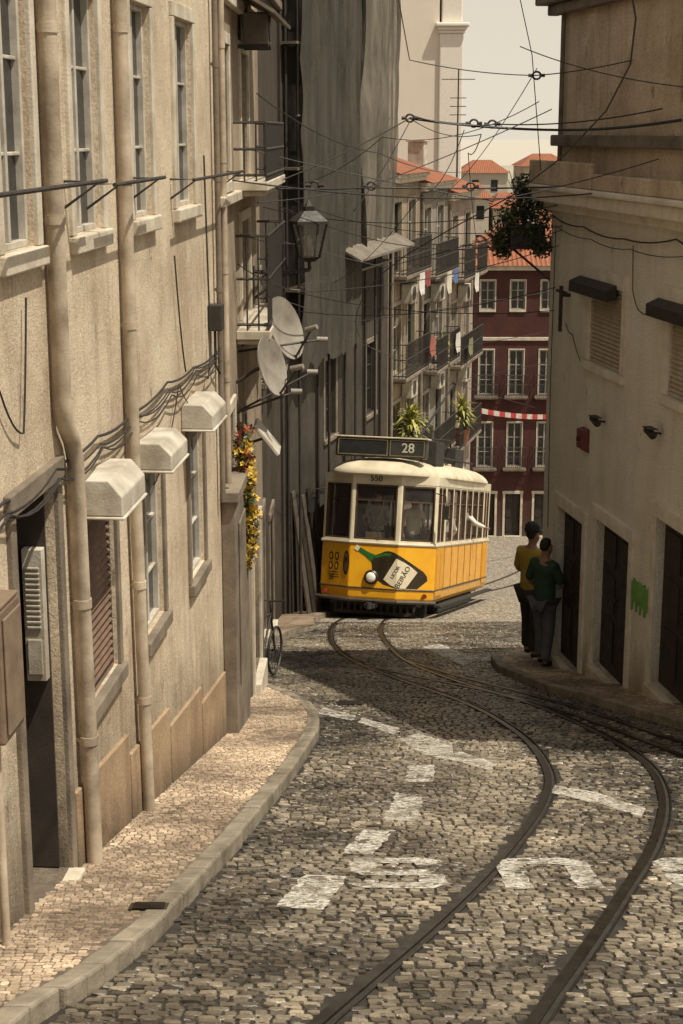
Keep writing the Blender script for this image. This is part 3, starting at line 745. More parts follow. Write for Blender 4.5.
for xx in (.9,): mb.box(xx, xx+1.0, .6, 2.2, z+.4, z+1.35); mb.add([(xx-.1, .5, z+1.352), (xx+1.1, .5, z+1.352), (xx+1.1, 2.6, z+1.352), (xx-.1, 2.6, z+1.352), (xx+.5, .5, z+1.75), (xx+.5, 2.6, z+1.75)], [(0, 1, 4), (1, 2, 5, 4), (2, 3, 5), (3, 0, 4, 5)])
mb.obj('dormer', M_TILE, R_.root)

PP = plaster('peach_plaster', (.80, .70, .58), (.72, .61, .50), k=0, amount=.35, bump=.1, patch=.03)
P_ = Facade('tall_building', (-1.5, 80), (5.9, 80), 'tall pale building with white corner pilaster and cornice', 'building')
P_.wall(9.5, [], PP, depth=9, x1=6.2)
mb = MB(); zz = -P_.z0; WP = plaster('pale_pink_plaster', (.84, .77, .67), (.76, .68, .58), k=0, amount=.3, bump=.1, patch=.02)
mb.box(6.203, 7.35, -.15, 4, -16+zz, 6.7+zz); mb.box(6.15, 7.42, -.22, 4.05, 6.702+zz, 6.85+zz); mb.box(6.1, 7.5, -.3, 4.1, 6.852+zz, 7.0+zz); mb.box(6.0, 7.62, -.4, 4.2, 7.002+zz, 7.2+zz); mb.box(6.3, 7.3, -.05, 3.8, 7.202+zz, 9.2+zz)
mb.obj('pilaster', WP, P_.root, bevel=.06)

# ================================================================== distant hill
mb = MB(); hm = simple('hill_ground', (.36, .32, .24), (.22, .21, .15), .05, .95, bump=0)
nx, ny = 24, 10
for j in range(ny+1):
    for i in range(nx+1):
        x = -120+i*12; y = 110+j*22; z = -15.2+10.5*min(1, max(0, (y-120)/120))**.8+1.5*noise.noise((x*.03, y*.03, 0)); mb.v.append((x, y, z))
for j in range(ny):
    for i in range(nx): q = j*(nx+1)+i; mb.f.append((q, q+1, q+nx+2, q+nx+1)); mb.m.append(0)
struct(mb.obj('hill', hm, None, True))
hc = [(.5, .44, .36), (.46, .38, .3), (.52, .47, .4), (.42, .33, .26)]
k = 0
for (x, y, w, h, zb) in [(10.2, 148, 3.2, 8.6, -12.4), (14, 150, 3.5, 7.6, -12.4), (17.6, 154, 3.2, 8.8, -12.2), (21, 150, 3.5, 7.4, -12), (12.5, 172, 5, 8.0, -10.2), (19.5, 176, 5.2, 8.0, -9.6)]:
    e = thing('hillside_house', 'small pale house with orange tiled roof on hillside', 'house', (x, y, zb), .1*math.sin(x), 'houses on the far hillside')
    m_ = plaster('hillside_plaster%d' % (k % 4), hc[k % 4], tuple(v*.8 for v in hc[k % 4]), bump=.1); k += 1
    mb = MB(); mb.box(0, w, 0, 6, -3, h); mb.obj('wall', m_, e)
    mb = MB(); mb.add([(-.3, -.3, h+.01), (w+.3, -.3, h+.01), (w+.3, 6.3, h+.01), (-.3, 6.3, h+.01), (w*.3, 3, h+1.3), (w*.7, 3, h+1.3)], [(0, 1, 5, 4), (1, 2, 5), (2, 3, 4, 5), (3, 0, 4)]); mb.obj('roof', M_TILE, e)
    for i in range(2):
        for j in range(2):
            mb = MB(); xx = w*(.25+.4*i); mb.box(xx, xx+.7, -.04, .02, h-1.9-2.6*j, h-.7-2.6*j); mb.obj('window', M_GLASS, e)

# ================================================================== BUILDING E
PE = plaster('cream_plaster_stained', (.85, .80, .68), (.62, .55, .43), k=.237, amount=.7, gh=.8, bump=.5, patch=.28, grime=(.30, .24, .17))
E0 = (EX0, EY0); dE = Vector((EK, -1)).normalized()
E1 = (E0[0]+dE.x*9.0, E0[1]+dE.y*9.0)
E = Facade('corner_house', E0, E1, 'stained cream corner house with wooden doors and stone surrounds')
ew = [(1.72, 2.92, -.56, .40), (4.4, 5.6, -.56, .42), (6.9, 7.9, -.5, .42)]
ed = [(.72, 1.78, G(19.9)+.12, -2.62), (2.32, 3.5, G(18.4)+.14, -2.42), (4.34, 5.6, G(16.5)+.14, -1.92), (6.6, 7.6, -3.6, -1.5)]
E.wall(1.35, ew+ed, PE, depth=6)
SHU = simple('roller_shutter', (.56, .47, .34), (.40, .33, .23), 6, .6)
PALES = simple('pale_surround_stone', (.80, .74, .62), (.60, .53, .42), 4, .85, bump=.4)
for w in ew: E.window(*w, fm=M_WHITEW, sur=PALES, sw=.15, shutter=SHU, rec=.03)
for w in ed: E.door(*w, dm=simple('old_door', (.04, .027, .019), (.018, .013, .01), 4, .65), sur=PALES, sw=.13, rec=.08)
for (a, b) in ((1.35, 2.75), (4.1, 5.5)):
    mb = MB(); z = .28-E.z0; o = .17
    mb.add([(a, -.03, z), (b, -.03, z), (b, -o, z-.02), (a, -o, z-.02), (a, -.03, z+.17), (b, -.03, z+.17), (b, -o, z+.11), (a, -o, z+.11)], [(0, 1, 2, 3), (4, 7, 6, 5), (3, 2, 6, 7), (0, 3, 7, 4), (1, 5, 6, 2)])
    mb.obj('window_hood', M_IRON, E.root, bevel=.01)
mb = MB(); z = 1.35-E.z0
mb.box(-.1, 9.0, -.10, 0, z-.16, z-.05); mb.box(-.22, 9.0, -.24, .3, z-.048, z+.1); mb.box(-.28, 9.0, -.30, .3, z+.102, z+.17)
mb.obj('cornice', PALES, E.root, bevel=.02)
PE2 = plaster('brown_plaster', (.72, .58, .42), (.38, .28, .18), k=0, gh=.001, amount=.9, bump=.4, patch=.4)
E.wall(3.75, [], PE2, depth=6, y=.06, x0=.05, zb=1.53, name='upper_wall')
mb = MB(); mb.box(-.32, 9.0, -.22, .3, 3.752-E.z0, 3.9-E.z0); mb.box(-.15, 9.0, -.10, .05, 3.62-E.z0, 3.75-E.z0); mb.box(.0, 9.0, -.06, .055, 2.0-E.z0, 2.14-E.z0); mb.obj('upper_cornice', M_STONED, E.root, bevel=.02)
mb = MB(); zz = z+.173; mb.box(-.24, 2.3, -.26, -.20, zz, zz+.30); mb.box(2.35, 8.9, -.25, -.19, zz, zz+.18); mb.obj('parapet', PE2, E.root, bevel=.015)
pipe(E, [(.25, -.0, 3.7), (.25, -.0, 1.6)], .03, M_STONED, clamps=False)
def fix(name, s_, z, lab, cat, build):
    e = thing(name, lab, cat, E.pt(s_, 0, z), math.atan2(E.d.y, E.d.x)); build(e); return e
def alarm(e):
    mb = MB(); mb.add([(-.13, -.002, .0), (.13, -.002, 0), (.13, -.002, .3), (-.13, -.002, .3), (-.1, -.1, .05), (.1, -.1, .05), (.1, -.1, .28), (-.1, -.1, .28)], [(0, 1, 5, 4), (4, 5, 6, 7), (7, 6, 2, 3), (0, 4, 7, 3), (1, 2, 6, 5)])
    mb.obj('case', simple('red_enamel', (.16, .03, .025), None, 5, .45), e, bevel=.01)
    mb = MB(); mb.cyl((0, -.1, .17), (0, -.125, .17), .03, n=10); mb.obj('lamp', M_IRON, e)
fix('alarm_box', 1.75, -1.7, 'dark red alarm box on a cream wall', 'alarm box', alarm)
def cam_(e):
    mb = MB(); mb.tube([(0, 0, 0), (0, -.12, .02)], .012, 8); mb.obj('bracket', M_IRON, e)
    mb = MB(); mb.cyl((-.10, -.13, .03), (.10, -.13, 0), .04, .045, 12); mb.box(-.11, .11, -.18, -.08, .06, .07); mb.obj('housing', M_IRON, e, True)
fix('security_lamp', 2.44, -1.2, 'small black wall lamp on a cream facade', 'wall lamp', cam_)['group'] = 'small wall lamps'
fix('security_lamp', 4.3, -1.0, 'small black wall lamp on a cream facade', 'wall lamp', cam_)['group'] = 'small wall lamps'
def cross(e):
    mb = MB(); mb.box(-.3, .1, -.1, -.07, .1, .13); mb.box(-.02, .02, -.09, 0, .06, .1); mb.obj('arm', M_IRON, e)
    mb = MB(); mb.box(-.03, .03, -.14, -.105, -.38, .2); mb.obj('post', M_IRON, e)
fix('wire_bracket', .9, .08, 'dark iron cable bracket on the corner of a house', 'bracket', cross)
ECB = dict(label='black cable clipped to a cream facade', name='wall_cable', cat='cable', group='cables along the wall')
for (pts, r) in (([(.2, 1.12), (1.5, 1.05), (3, 1.0), (4.6, 1.1), (6, 1)], .012), ([(.3, 1.0), (1.8, .92), (3.2, .9), (4.9, .95)], .007), ([(.9, -.2), (1.2, -.3), (1.6, -.6)], .008), ([(3.3, .95), (3.35, .45), (3.6, .25), (4.0, .3)], .008), ([(.35, 1), (.32, -1), (.4, -3)], .008)):
    wire([E.pt(a, -.05, b) for a, b in pts], r, sag=.04, n=6, **ECB)
mb = MB(); pts = []
for i in range(42): pts.append((4.19-i*.0135, -.012, -2.95+.17*math.sin(i*1.25)+.05*math.sin(i*.6)-E.z0))
mb.tube(pts, .014, 5)
mb.obj('graffiti', simple('green_spray', (.20, .42, .10), (.14, .3, .07), 8, .8), E.root)

# ------------------------------------------------------------------ foliage helper
def leaf_mat(name, c1, c2):
    if name in MATS: return MATS[name]
    m, nt, N, L, b = newmat(name); tc = N.new('ShaderNodeTexCoord').outputs['Object']
    r = ramp(N, .35, .65, c4(c1), c4(c2)); L.new(noise_(N, L, tc, 6, 4), r.inputs[0]); L.new(r.outputs[0], b.inputs['Base Color'])
    b.inputs['Roughness'].default_value = .5; MATS[name] = m; return m
M_LEAF = leaf_mat('dark_leaf', (.03, .045, .015), (.07, .09, .03)); M_YUC = leaf_mat('yucca_leaf', (.15, .18, .03), (.42, .37, .09))
def yucca(loc, lab, sc_=1., n=90):
    e = thing('potted_yucca', lab, 'plant', loc)
    mb = MB(); mb.lathe([(.12*sc_, 0), (.17*sc_, .28*sc_), (.18*sc_, .3*sc_), (.15*sc_, .3*sc_), (.14*sc_, .27*sc_)], 14); mb.obj('pot', simple('terracotta', (.3, .13, .07), None, 6, .8), e, True)
    mb = MB(); mb.tube([(0, 0, .2*sc_), (.03, 0, .5*sc_), (0, .03, .75*sc_)], [.035*sc_, .03*sc_, .025*sc_], 8); mb.obj('trunk', M_DARKW, e, True)
    mb = MB()
    for i in range(n):
        a = random.uniform(0, 6.28); el = random.uniform(-.3, 1.4); L_ = random.uniform(.25, .42)*sc_; z0 = random.uniform(.4, .8)*sc_
        d = Vector((math.cos(a)*math.cos(el), math.sin(a)*math.cos(el), math.sin(el))); sd = Vector((-math.sin(a), math.cos(a), 0))*.022*sc_
        p = Vector((0, 0, z0)); q = p+d*L_*.55+Vector((0, 0, .02)); r = p+d*L_-Vector((0, 0, .10*sc_*math.cos(el)))
        mb.add([p-sd*.6, p+sd*.6, q+sd, q-sd, r], [(0, 1, 2, 3), (3, 2, 4)])
    mb.obj('leaves', M_YUC, e, fixn=False); return e
yucca(DH[0].pt(1.3, -.3, -6.33), 'sunlit yucca in a terracotta pot on a balcony', 1.75, 150)
yucca(DH[2].pt(1.2, -.3, -7.03), 'sunlit yucca in a terracotta pot on a balcony', 1.5, 130)
yucca(DH[1].pt(1.9, -.3, -4.13), 'small yucca in a terracotta pot on a balcony', .8)
e = thing('planter', 'dark shrub spilling from a planter on a house corner', 'plant', (2.42, 21.5, .72))
mb = MB(); mb.box(-.2, .26, -.2, .2, 0, .22); mb.box(-.23, .29, -.23, .23, .222, .26); mb.obj('box', M_DARKW, e, bevel=.01)
mb = MB(); mb.box(-.2, .52, -.17, -.13, -.05, -.002); mb.box(-.2, .52, .13, .17, -.05, -.002); mb.tube([(-.15, .0, -.05), (.4, 0, -.5)], .018, 6); mb.obj('bracket', M_IRON, e)
mb = MB()
for i in range(3600):
    c = random.choice([(-.05, 0, .45, .22), (.1, .05, .55, .24), (-.2, -.1, .34, .2), (.25, 0, .35, .24), (-.3, 0, .12, .2), (.0, .1, .75, .14), (.05, -.15, .2, .22), (.3, -.1, .7, .14), (-.28, -.05, -.05, .12), (.2, -.2, .0, .14)])
    v = Vector([random.gauss(0, 1) for _ in range(3)]).normalized()*c[3]*random.uniform(.3, 1.25); p = Vector(c[:3])+v
    a = Vector([random.gauss(0, 1) for _ in range(3)]).normalized()*.034; b = a.cross(Vector([random.gauss(0, 1) for _ in range(3)])).normalized()*.015
    mb.add([p-a, p+b, p+a, p-b], [(0, 1, 2, 3)])
mb.obj('foliage', M_LEAF, e, fixn=False)
mb = MB()
for i in range(9):
    a = i*.7; mb.tube([(0, 0, .2), (.1*math.cos(a), .1*math.sin(a), .6), (.24*math.cos(a), .2*math.sin(a), .9+.1*math.sin(i*3))], [.012, .008, .003], 5)
mb.obj('stems', M_DARKW, e)

# ================================================================== satellite dishes, lamp, garland
def dish(loc, direction, R_d, lab, wallpt):
    d = Vector(direction).normalized(); e = thing('satellite_dish', lab, 'satellite dish', loc, group='satellite dishes on the wall')
    rot = d.to_track_quat('Z', 'Y').to_matrix().to_4x4()
    mb = MB(); pr = [(.001, 0)]+[(R_d*t_, .22*R_d*t_*t_) for t_ in (.2, .4, .6, .8, .95)]+[(R_d, .22*R_d), (R_d, .22*R_d-.012)]+[(R_d*t_, .22*R_d*t_*t_-.014) for t_ in (.8, .5, .2)]+[(.001, -.014)]
    mb.lathe(pr, 36, 0, rot); mb.obj('reflector', M_DISH, e, True)
    mb = MB(); tip = rot @ Vector((0, -R_d*.25, R_d*1.05)); base = rot @ Vector((0, -R_d*.96, R_d*.2))
    mb.tube([base, tip], .012, 8)
    mb.tube([rot @ Vector((R_d*.7, -R_d*.6, R_d*.2)), tip], .006, 6); mb.obj('feed_arm', M_IRON, e, True)
    mb = MB(); mb.cyl(tip-d*.07, tip+d*.06, .03, .026, 12); mb.obj('receiver', M_DISH, e, True)
    mb = MB(); w = Vector(wallpt)-Vector(loc); bk = rot @ Vector((0, 0, -.02)); mb.tube([bk, bk-d*.1, Vector((w.x, w.y, bk.z-.15)), ], .018, 8); mb.obj('mount', M_IRON, e, True)
dish((-.62, 16.3, .22), (.86, -.40, .32), .33, 'grey satellite dish tilted up beside a balcony', (-1.02, 16.3, .1))
dish((-.73, 15.6, -.06), (.90, -.34, .26), .30, 'grey satellite dish mounted below another dish', (-1.04, 15.6, -.1))
e = thing('flat_antenna', 'flat panel antenna tilted outward from a wall', 'antenna', (-.74, 15.7, -.78))
mb = MB(); mt = Matrix.Rotation(math.radians(-38), 4, 'Y'); mb.box(-.02, .02, -.2, .2, -.19, .19, 0, mt); mb.obj('panel', M_HOOD, e, bevel=.01)
mb = MB(); mb.tube([(0, 0, 0), (-.15, 0, -.05), (-.3, 0, -.05)], .015, 6); mb.obj('mount', M_IRON, e)
for (p, q) in (((-1.03, 15.9, .05), (-.2, 16.3, .12)), ((-1.03, 15.9, -.55), (-.3, 16.2, -.2)), ((-1.03, 15.5, -.5), (-.45, 15.7, -.32))):
    e = thing('cable_bracket', 'thin iron cable arm projecting from a wall', 'bracket', p, group='cable arms on the wall')
    mb = MB(); dd = Vector(q)-Vector(p); mb.tube([(0, 0, 0), dd], .012, 6); mb.obj('arm', M_IRON, e); mb = MB(); mb.cyl(dd-Vector((.05, 0, 0)), dd+Vector((.06, 0, 0)), .03, .026, 10); mb.obj('insulator', M_DISH, e, True)
e = thing('street_lamp', 'old iron lantern on a wall bracket with glass panes', 'street lamp', (-.97, 17.8, .6))
mb = MB(); mb.tube([(0, 0, .08), (.3, 0, .06), (.62, 0, .1)], .022, 8); mb.tube([(0, 0, -.22), (.15, 0, -.1), (.3, 0, .02), (.42, 0, .07)], .016, 8)
mb.tube([(.62, 0, .1), (.61, 0, .2)], .02, 8)
c_ = [(.14+.06*math.cos(a), 0, -.02+.06*math.sin(a)) for a in [i*.5 for i in range(12)]]; mb.tube(c_, .01, 6); mb.box(-.03, .01, -.05, .05, -.28, .14); mb.obj('bracket', M_IRON, e, True)
cx = .61
def frus(mb, z0, z1, r0, r1, n=4, m=0):
    vs = []
    for z, r in ((z0, r0), (z1, r1)):
        for i in range(n): a = math.pi/4+.3+i*2*math.pi/n; vs.append((cx+r*math.cos(a), r*math.sin(a), z))
    mb.add(vs, [(i, (i+1) % n, n+(i+1) % n, n+i) for i in range(n)]+[tuple(reversed(range(n))), tuple(range(n, 2*n))], m)
mb = MB(); frus(mb, .24, .60, .13, .22); gl = mb.obj('lamp_glass', glassm('lantern_glass', (.12, .11, .09), .3), e)
mb = MB()
for i in range(4):
    a = math.pi/4+.3+i*math.pi/2; mb.cyl((cx+.133*math.cos(a), .133*math.sin(a), .24), (cx+.225*math.cos(a), .225*math.sin(a), .6), .015, n=6)
frus(mb, .19, .24, .07, .15); frus(mb, .6, .63, .25, .25); frus(mb, .632, .74, .245, .10); frus(mb, .742, .79, .07, .08); frus(mb, .79, .86, .05, .01)
mb.obj('lamp_frame', M_IRON, e)
mb = MB(); mb.lathe([(.02, .24), (.04, .34), (.045, .42), (.02, .5)], 10, 0, Matrix.Translation((cx, 0, 0))); mb.obj('bulb', M_HOOD, e, True)
e = thing('flower_garland', 'yellow flower garland with red top hanging on corner', 'garland', (-.90, 14.9, -.50))
for nm, mt_, z0, z1, cnt in (('red_flowers', simple('red_petal', (.34, .05, .04), (.35, .16, .05), 20, .7), -.02, -.45, 45), ('yellow_flowers', simple('yellow_petal', (.70, .46, .05), (.50, .33, .05), 20, .7), -.15, -1.42, 330), ('green_leaves', M_LEAF, 0, -1.44, 140)):
    mb = MB()
    for i in range(cnt):
        z = z0+(z1-z0)*(i+random.random())/cnt; a = random.uniform(0, 6.28); r = random.uniform(.01, .09); c = Vector((r*math.cos(a)+.03*math.sin(z*5), r*math.sin(a), z)); s_ = random.uniform(.018, .034)
        axv = Vector([random.gauss(0, 1) for _ in range(3)]).normalized(); u = axv.orthogonal().normalized(); w = axv.cross(u)
        for k in range(5):
            t0 = k*1.2566; p1 = c+(u*math.cos(t0-.5)+w*math.sin(t0-.5))*s_+axv*.008; p2 = c+(u*math.cos(t0)+w*math.sin(t0))*s_*1.5+axv*.012; p3 = c+(u*math.cos(t0+.5)+w*math.sin(t0+.5))*s_+axv*.008
            mb.add([c, p1, p2, p3], [(0, 1, 2, 3)])
    mb.obj(nm, mt_, e, fixn=False)
mb = MB(); mb.tube([(0, 0, .1), (.01, 0, -.5), (0, 0, -1.35)], .012, 6); mb.obj('cord', M_IRON, e)

# ================================================================== overhead wires
W = lambda *p, **k: wire(p, **k)
ER = lambda y, z: (wallR(y)-.02, y, z)
W((-1.0, 17.0, 1.62), (.35, 19, 1.55), ER(20.3, 1.52), r=.014, sag=.02)
W((-1.0, 15.0, 1.75), ER(19, 1.5), r=.010, sag=.12)
W((.45, 20, 5.0), (.82, 20, 3.02), (2.39, 20.3, 2.85), (3.6, 18, 3.05), r=.009, sag=.04)
W((.83, 20, 2.34), (2.66, 20.3, 2.2), (3.5, 17, 2.3), r=.022, sag=.03)
W((.83, 20, 2.38), (1.9, 20.1, 2.27), (3.4, 17.5, 2.42), r=.011, sag=.06)
W((-1.0, 17.2, 1.55), (.83, 20, 2.34), r=.009, sag=.05)
W((-1.0, 18.4, 1.4), (.35, 19.5, 1.55), (2.6, 20.4, 2.45), r=.008, sag=.03)
W((.83, 20, 2.34), (1.7, 20, 2.15), (1.7, 22, 1.9), (2.5, 30, .2), r=.008, sag=.1)
W((-1.25, 26, 1.0), ER(20.6, 1.3), r=.009, sag=.25)
W((-1.25, 24, .0), ER(21, -.1), r=.008, sag=.2)
W((-1.2, 28, -.8), ER(21, .2), r=.008, sag=.25)
W((-.9, 30.9, .9), ER(20.8, 1.0), r=.008, sag=.3)
W((-.7, 17.8, 1.4), ER(20.8, .95), r=.007, sag=.35)
W((-1.0, 16.0, 1.2), (-.1, 19, 1.0), (.83, 20, 2.3), r=.007, sag=.1)
W((2.0, 20.5, 4.5), (2.35, 20.5, 3.1), (2.5, 20.5, 1.7), r=.008)
W((2.2, 20.5, 3.2), (3.6, 16.5, 2.6), r=.008, sag=.08)
W((2.45, 20.8, 2.95), (2.2, 40, .5), r=.008, sag=.3)
W((2.5, 20.9, 2.55), (.6, 24, 2.1), (-1.2, 30, 1.2), r=.007, sag=.2)
W((1.5, 20.1, 2.2), (1.2, 24, 1.3), (-.3, 34, -1.0), r=.007, sag=.2)
W((-1.0, 15.5, .95), (-.2, 18, .45), ER(20.9, .75), r=.007, sag=.1)
W((-.95, 18.5, 2.6), (.5, 22, 1.9), (2.6, 33, 1.4), r=.008, sag=.12)
cpts = []
RT = [(p[1], p[0]) for p in RR]
for i in range(8, len(LR), 6):
    x = (LR[i][0]+interp(RT, LR[i][1]))/2; cpts.append((x, LR[i][1], G(LR[i][1])+5.6))
wire(cpts, .009, 'tram contact wire hung above the rails', 'contact_wire', 'wire', n=2)
for yy, zl, zr in ((17.5, 2.0, 1.9), (22, .9, 1.1), (28, -.6, -.3), (34, -1.9, -1.7), (40, -3.2, -3.0)):
    xl = wallL(yy); wire([(xl, yy, zl), (interp([(p[1], p[0]) for p in cpts], yy), yy, G(yy)+5.66), (wallR(yy) if yy < 21 else (2.8 if yy == 22 else xl+6.2), yy if yy != 22 else 21.2, zr)], .008, sag=.03)
for (x, y, z) in ((.35, 19.2, 1.56), (.83, 20, 2.34), (1.62, 20.15, 2.28), (1.85, 20.2, 2.27), (2.39, 20.3, 2.85), (-.3, 18.2, 1.6), (1.55, 19.6, 1.54)):
    mb = MB(); mb.tube([(.05*math.cos(a), 0, .045*math.sin(a)) for a in [i*.55 for i in range(12)]], .014, 6); mb.cyl((-.1, 0, 0), (-.04, 0, 0), .022, .016, 8); mb.cyl((.04, 0, 0), (.1, 0, 0), .016, .022, 8)
    o = mb.obj('wire_insulator', M_IRON, None, True, loc=(x, y, z)); tag(o, 'dark ceramic insulator ring on an overhead cable', 'insulator', 'insulators on the overhead wires')
e = thing('antenna_mast', 'thin rooftop television antenna mast', 'antenna', DH[2].pt(3.9, .5, .4))
mb = MB(); mb.cyl((0, 0, 0), (0, 0, 3.6), .03, .02, 8); mb.obj('mast', M_IRON, e, True)
mb = MB(); mb.cyl((-.5, 0, 3.3), (.5, 0, 3.3), .015, n=6)
for i in range(8): mb.cyl((-.5+i*.14, -.25, 3.3), (-.5+i*.14, .25, 3.3), .01, n=6)
for i in range(4): mb.cyl((-.25, 0, 2.0+.25*i), (.25, 0, 2.0+.25*i), .015, n=6)
mb.obj('aerial', M_IRON, e, True)
def bunting(p, q, lab):
    p = Vector(p); q = Vector(q); mb = MB(); n = 24
    for i in range(n):
        a = p.lerp(q, i/n); b = p.lerp(q, (i+1)/n); za = -.5*4*(i/n)*(1-i/n)*.5; zb = -.5*4*((i+1)/n)*(1-(i+1)/n)*.5
        a = a-p; b = b-p
        mb.add([a+Vector((0, 0, za)), b+Vector((0, 0, zb)), b+Vector((0, .02, zb-.17)), a+Vector((0, .02, za-.17))], [(0, 1, 2, 3)], i % 2)
    o = mb.obj('barrier_ribbon', [simple('ribbon_red', (.5, .04, .03), None, 9, .6), simple('ribbon_white', (.6, .56, .5), None, 9, .6)], None, loc=p, fixn=False); tag(o, lab, 'ribbon')
bunting(DH[2].pt(3.6, -.3, -6.3), (9.5, 58, -7.7), 'red and white striped ribbon strung across the street')

# ================================================================== TEXT helper
def text2d(txt, size):
    cu = D.curves.new('t', 'FONT'); cu.body = txt; cu.size = size; cu.align_x = 'CENTER'; cu.align_y = 'CENTER'; cu.offset = size*.012
    o = D.objects.new('t', cu); COL.objects.link(o); bpy.context.view_layer.update()
    me = D.meshes.new_from_object(o.evaluated_get(bpy.context.evaluated_depsgraph_get()))
    vs = [tuple(v.co[:2]) for v in me.vertices]; fs = [tuple(p.vertices) for p in me.polygons]
    D.objects.remove(o); D.curves.remove(cu); D.meshes.remove(me); return vs, fs

# ================================================================== TRAM
yaw = -math.radians(13.6)
fw = Vector((math.sin(-yaw), math.cos(-yaw), 0)); fw.z = -.24*fw.y; fw.normalize()
rt = Vector((math.cos(-yaw), -math.sin(-yaw), 0)); rt.z = 0
rt = (rt-fw*rt.dot(fw)).normalized(); up = rt.cross(fw)
TM = Matrix.Identity(4)
for i, v in enumerate((rt, fw, up)):
    for j in range(3): TM[j][i] = v[j]
TM.translation = Vector((.58, 31.0, G(31.0)+.02))
T = thing('tram', 'old yellow and cream tram on cobbled street rails', 'tram', mat=TM)
YEL = simple('yellow_enamel', (.84, .42, .012), (.70, .31, .010), 2.5, .38, bump=.05, coat=.35)
CRM = simple('cream_enamel', (.78, .70, .51), (.60, .51, .35), 3, .4, bump=.03, coat=.3)
DKM = simple('dark_underframe', (.015, .013, .011), (.03, .025, .02), 6, .8)
BRW = simple('varnished_wood', (.10, .05, .025), (.06, .03, .015), 6, .4)
ROOF = simple('roof_canvas', (.70, .61, .43), (.42, .35, .24), 1.8, .7, bump=.15)
OUT = [(-.5, 0), (.5, 0), (1.19, .45), (1.19, 8.0), (.5, 8.45), (-.5, 8.45), (-1.19, 8.0), (-1.19, .45)]
def offp(d, P=OUT):
    n = len(P); R = []
    for i in range(n):
        p = Vector(P[i]); a = (p-Vector(P[i-1])).normalized(); b = (Vector(P[(i+1) % n])-p).normalized()
        na = Vector((a.y, -a.x)); nb = Vector((b.y, -b.x)); m_ = (na+nb).normalized(); R.append(p+m_*(d/max(.3, m_.dot(na))))
    return R
def loft(levels, name, mat, smooth=False, cap=True, parent=T, bevel=0, base=None):
    mb = MB(); n = len(base or OUT)
    for d, z in levels:
        mb.v += [(p.x, p.y, z) for p in offp(d, base or OUT)]
    for k_ in range(len(levels)-1):
        for i in range(n): mb.f.append((k_*n+i, k_*n+(i+1) % n, (k_+1)*n+(i+1) % n, (k_+1)*n+i)); mb.m.append(0)
    if cap:
        mb.f.append(tuple(range((len(levels)-1)*n, len(levels)*n))); mb.m.append(0); mb.f.append(tuple(reversed(range(n)))); mb.m.append(0)
    return mb.obj(name, mat, parent, smooth, bevel=bevel)
body = loft([(-.08, .34), (-.02, .42), (0, .62), (0, 1.50)], 'body', YEL, bevel=.02)
loft([(.018, 1.502), (.03, 1.53), (.018, 1.575)], 'belt_rail', CRM)
loft([(.012, .60), (.02, .615), (.012, .63)], 'waist_moulding', simple('dark_line', (.05, .035, .02), None, 5, .5))
loft([(.004, 2.75), (.004, 2.93)], 'letter_board', CRM)
RP = []
for i in range(28):
    a = 2*math.pi*i/28; ca, sa = math.cos(a), math.sin(a)
    x = 1.22*math.copysign(abs(ca)**.55, ca); y = 4.22+4.33*math.copysign(abs(sa)**.38, sa); RP.append((x, y))
mb = MB(); lv = [(1.0, 0, 2.90), (1.035, .04, 2.93), (1.035, .04, 2.97), (1.0, 0, 3.03), (.93, -.1, 3.11), (.8, -.26, 3.19), (.6, -.5, 3.25), (.3, -.85, 3.29), (.02, -1.2, 3.30)]
for sx, dy, z in lv:
    for (x, y) in RP:
        ky = (y-4.22)/4.33; mb.v.append((x*sx, 4.22+ky*(4.33+dy), z))
n = 28
for k_ in range(len(lv)-1):
    for i in range(n): mb.f.append((k_*n+i, k_*n+(i+1) % n, (k_+1)*n+(i+1) % n, (k_+1)*n+i)); mb.m.append(0)
mb.f.append(tuple(range(n))); mb.m.append(0); mb.f.append(tuple(range((len(lv)-1)*n, len(lv)*n))); mb.m.append(0)
roof = mb.obj('roof', ROOF, T, True)
for i in range(5):
    for sx in (-1, 1): mb = MB(); mb.box(sx*.62-.12, sx*.62+.12, 2.0+i*1.1, 2.35+i*1.1, 3.2, 3.3); mb.obj('roof_vent', ROOF, T, bevel=.02)
def EM(i):
    a = Vector(OUT[i]); b = Vector(OUT[(i+1) % 8]); d = (b-a); L_ = d.length; d.normalize(); nrm = Vector((d.y, -d.x))
    m = Matrix(((d.x, -nrm.x, 0, a.x), (d.y, -nrm.y, 0, a.y), (0, 0, 1, 0), (0, 0, 0, 1))); return m, L_
def tram_windows(i, wins, z0=1.60, z1=2.72, door=None):
    m, L_ = EM(i); mb = MB(); xs_ = [0]
    for a, b in wins: xs_ += [a, b]
    xs_.append(L_)
    for k_ in range(0, len(xs_), 2):
        if xs_[k_+1]-xs_[k_] > .001: mb.box(xs_[k_]+(.0 if k_ else .004), xs_[k_+1]-.004, .003, .075, 1.576, 2.749, 0, m)
    for a, b in wins:
        mb.box(a, b, .004, .06, 1.576, z0, 0, m); mb.box(a, b, .004, .06, z1, 2.749, 0, m)
    mb.obj('window_pillars', CRM, T, bevel=.006)
    for a, b in wins:
        g = MB(); g.box(a+.01, b-.01, .045, .052, z0+.01, z1-.01, 0, m); w = g.obj('window', M_TGLASS, T)
        f = MB(); t_ = .03
        f.box(a, a+t_, .005, .07, z0, z1, 0, m); f.box(b-t_, b, .005, .07, z0, z1, 0, m); f.box(a+t_, b-t_, .005, .07, z0, z0+t_, 0, m); f.box(a+t_, b-t_, .005, .07, z1-t_, z1, 0, m)
        f.box(a+t_, b-t_, .02, .068, z1-.34, z1-.315, 0, m)
        f.obj('frame', BRW, w, bevel=.003)
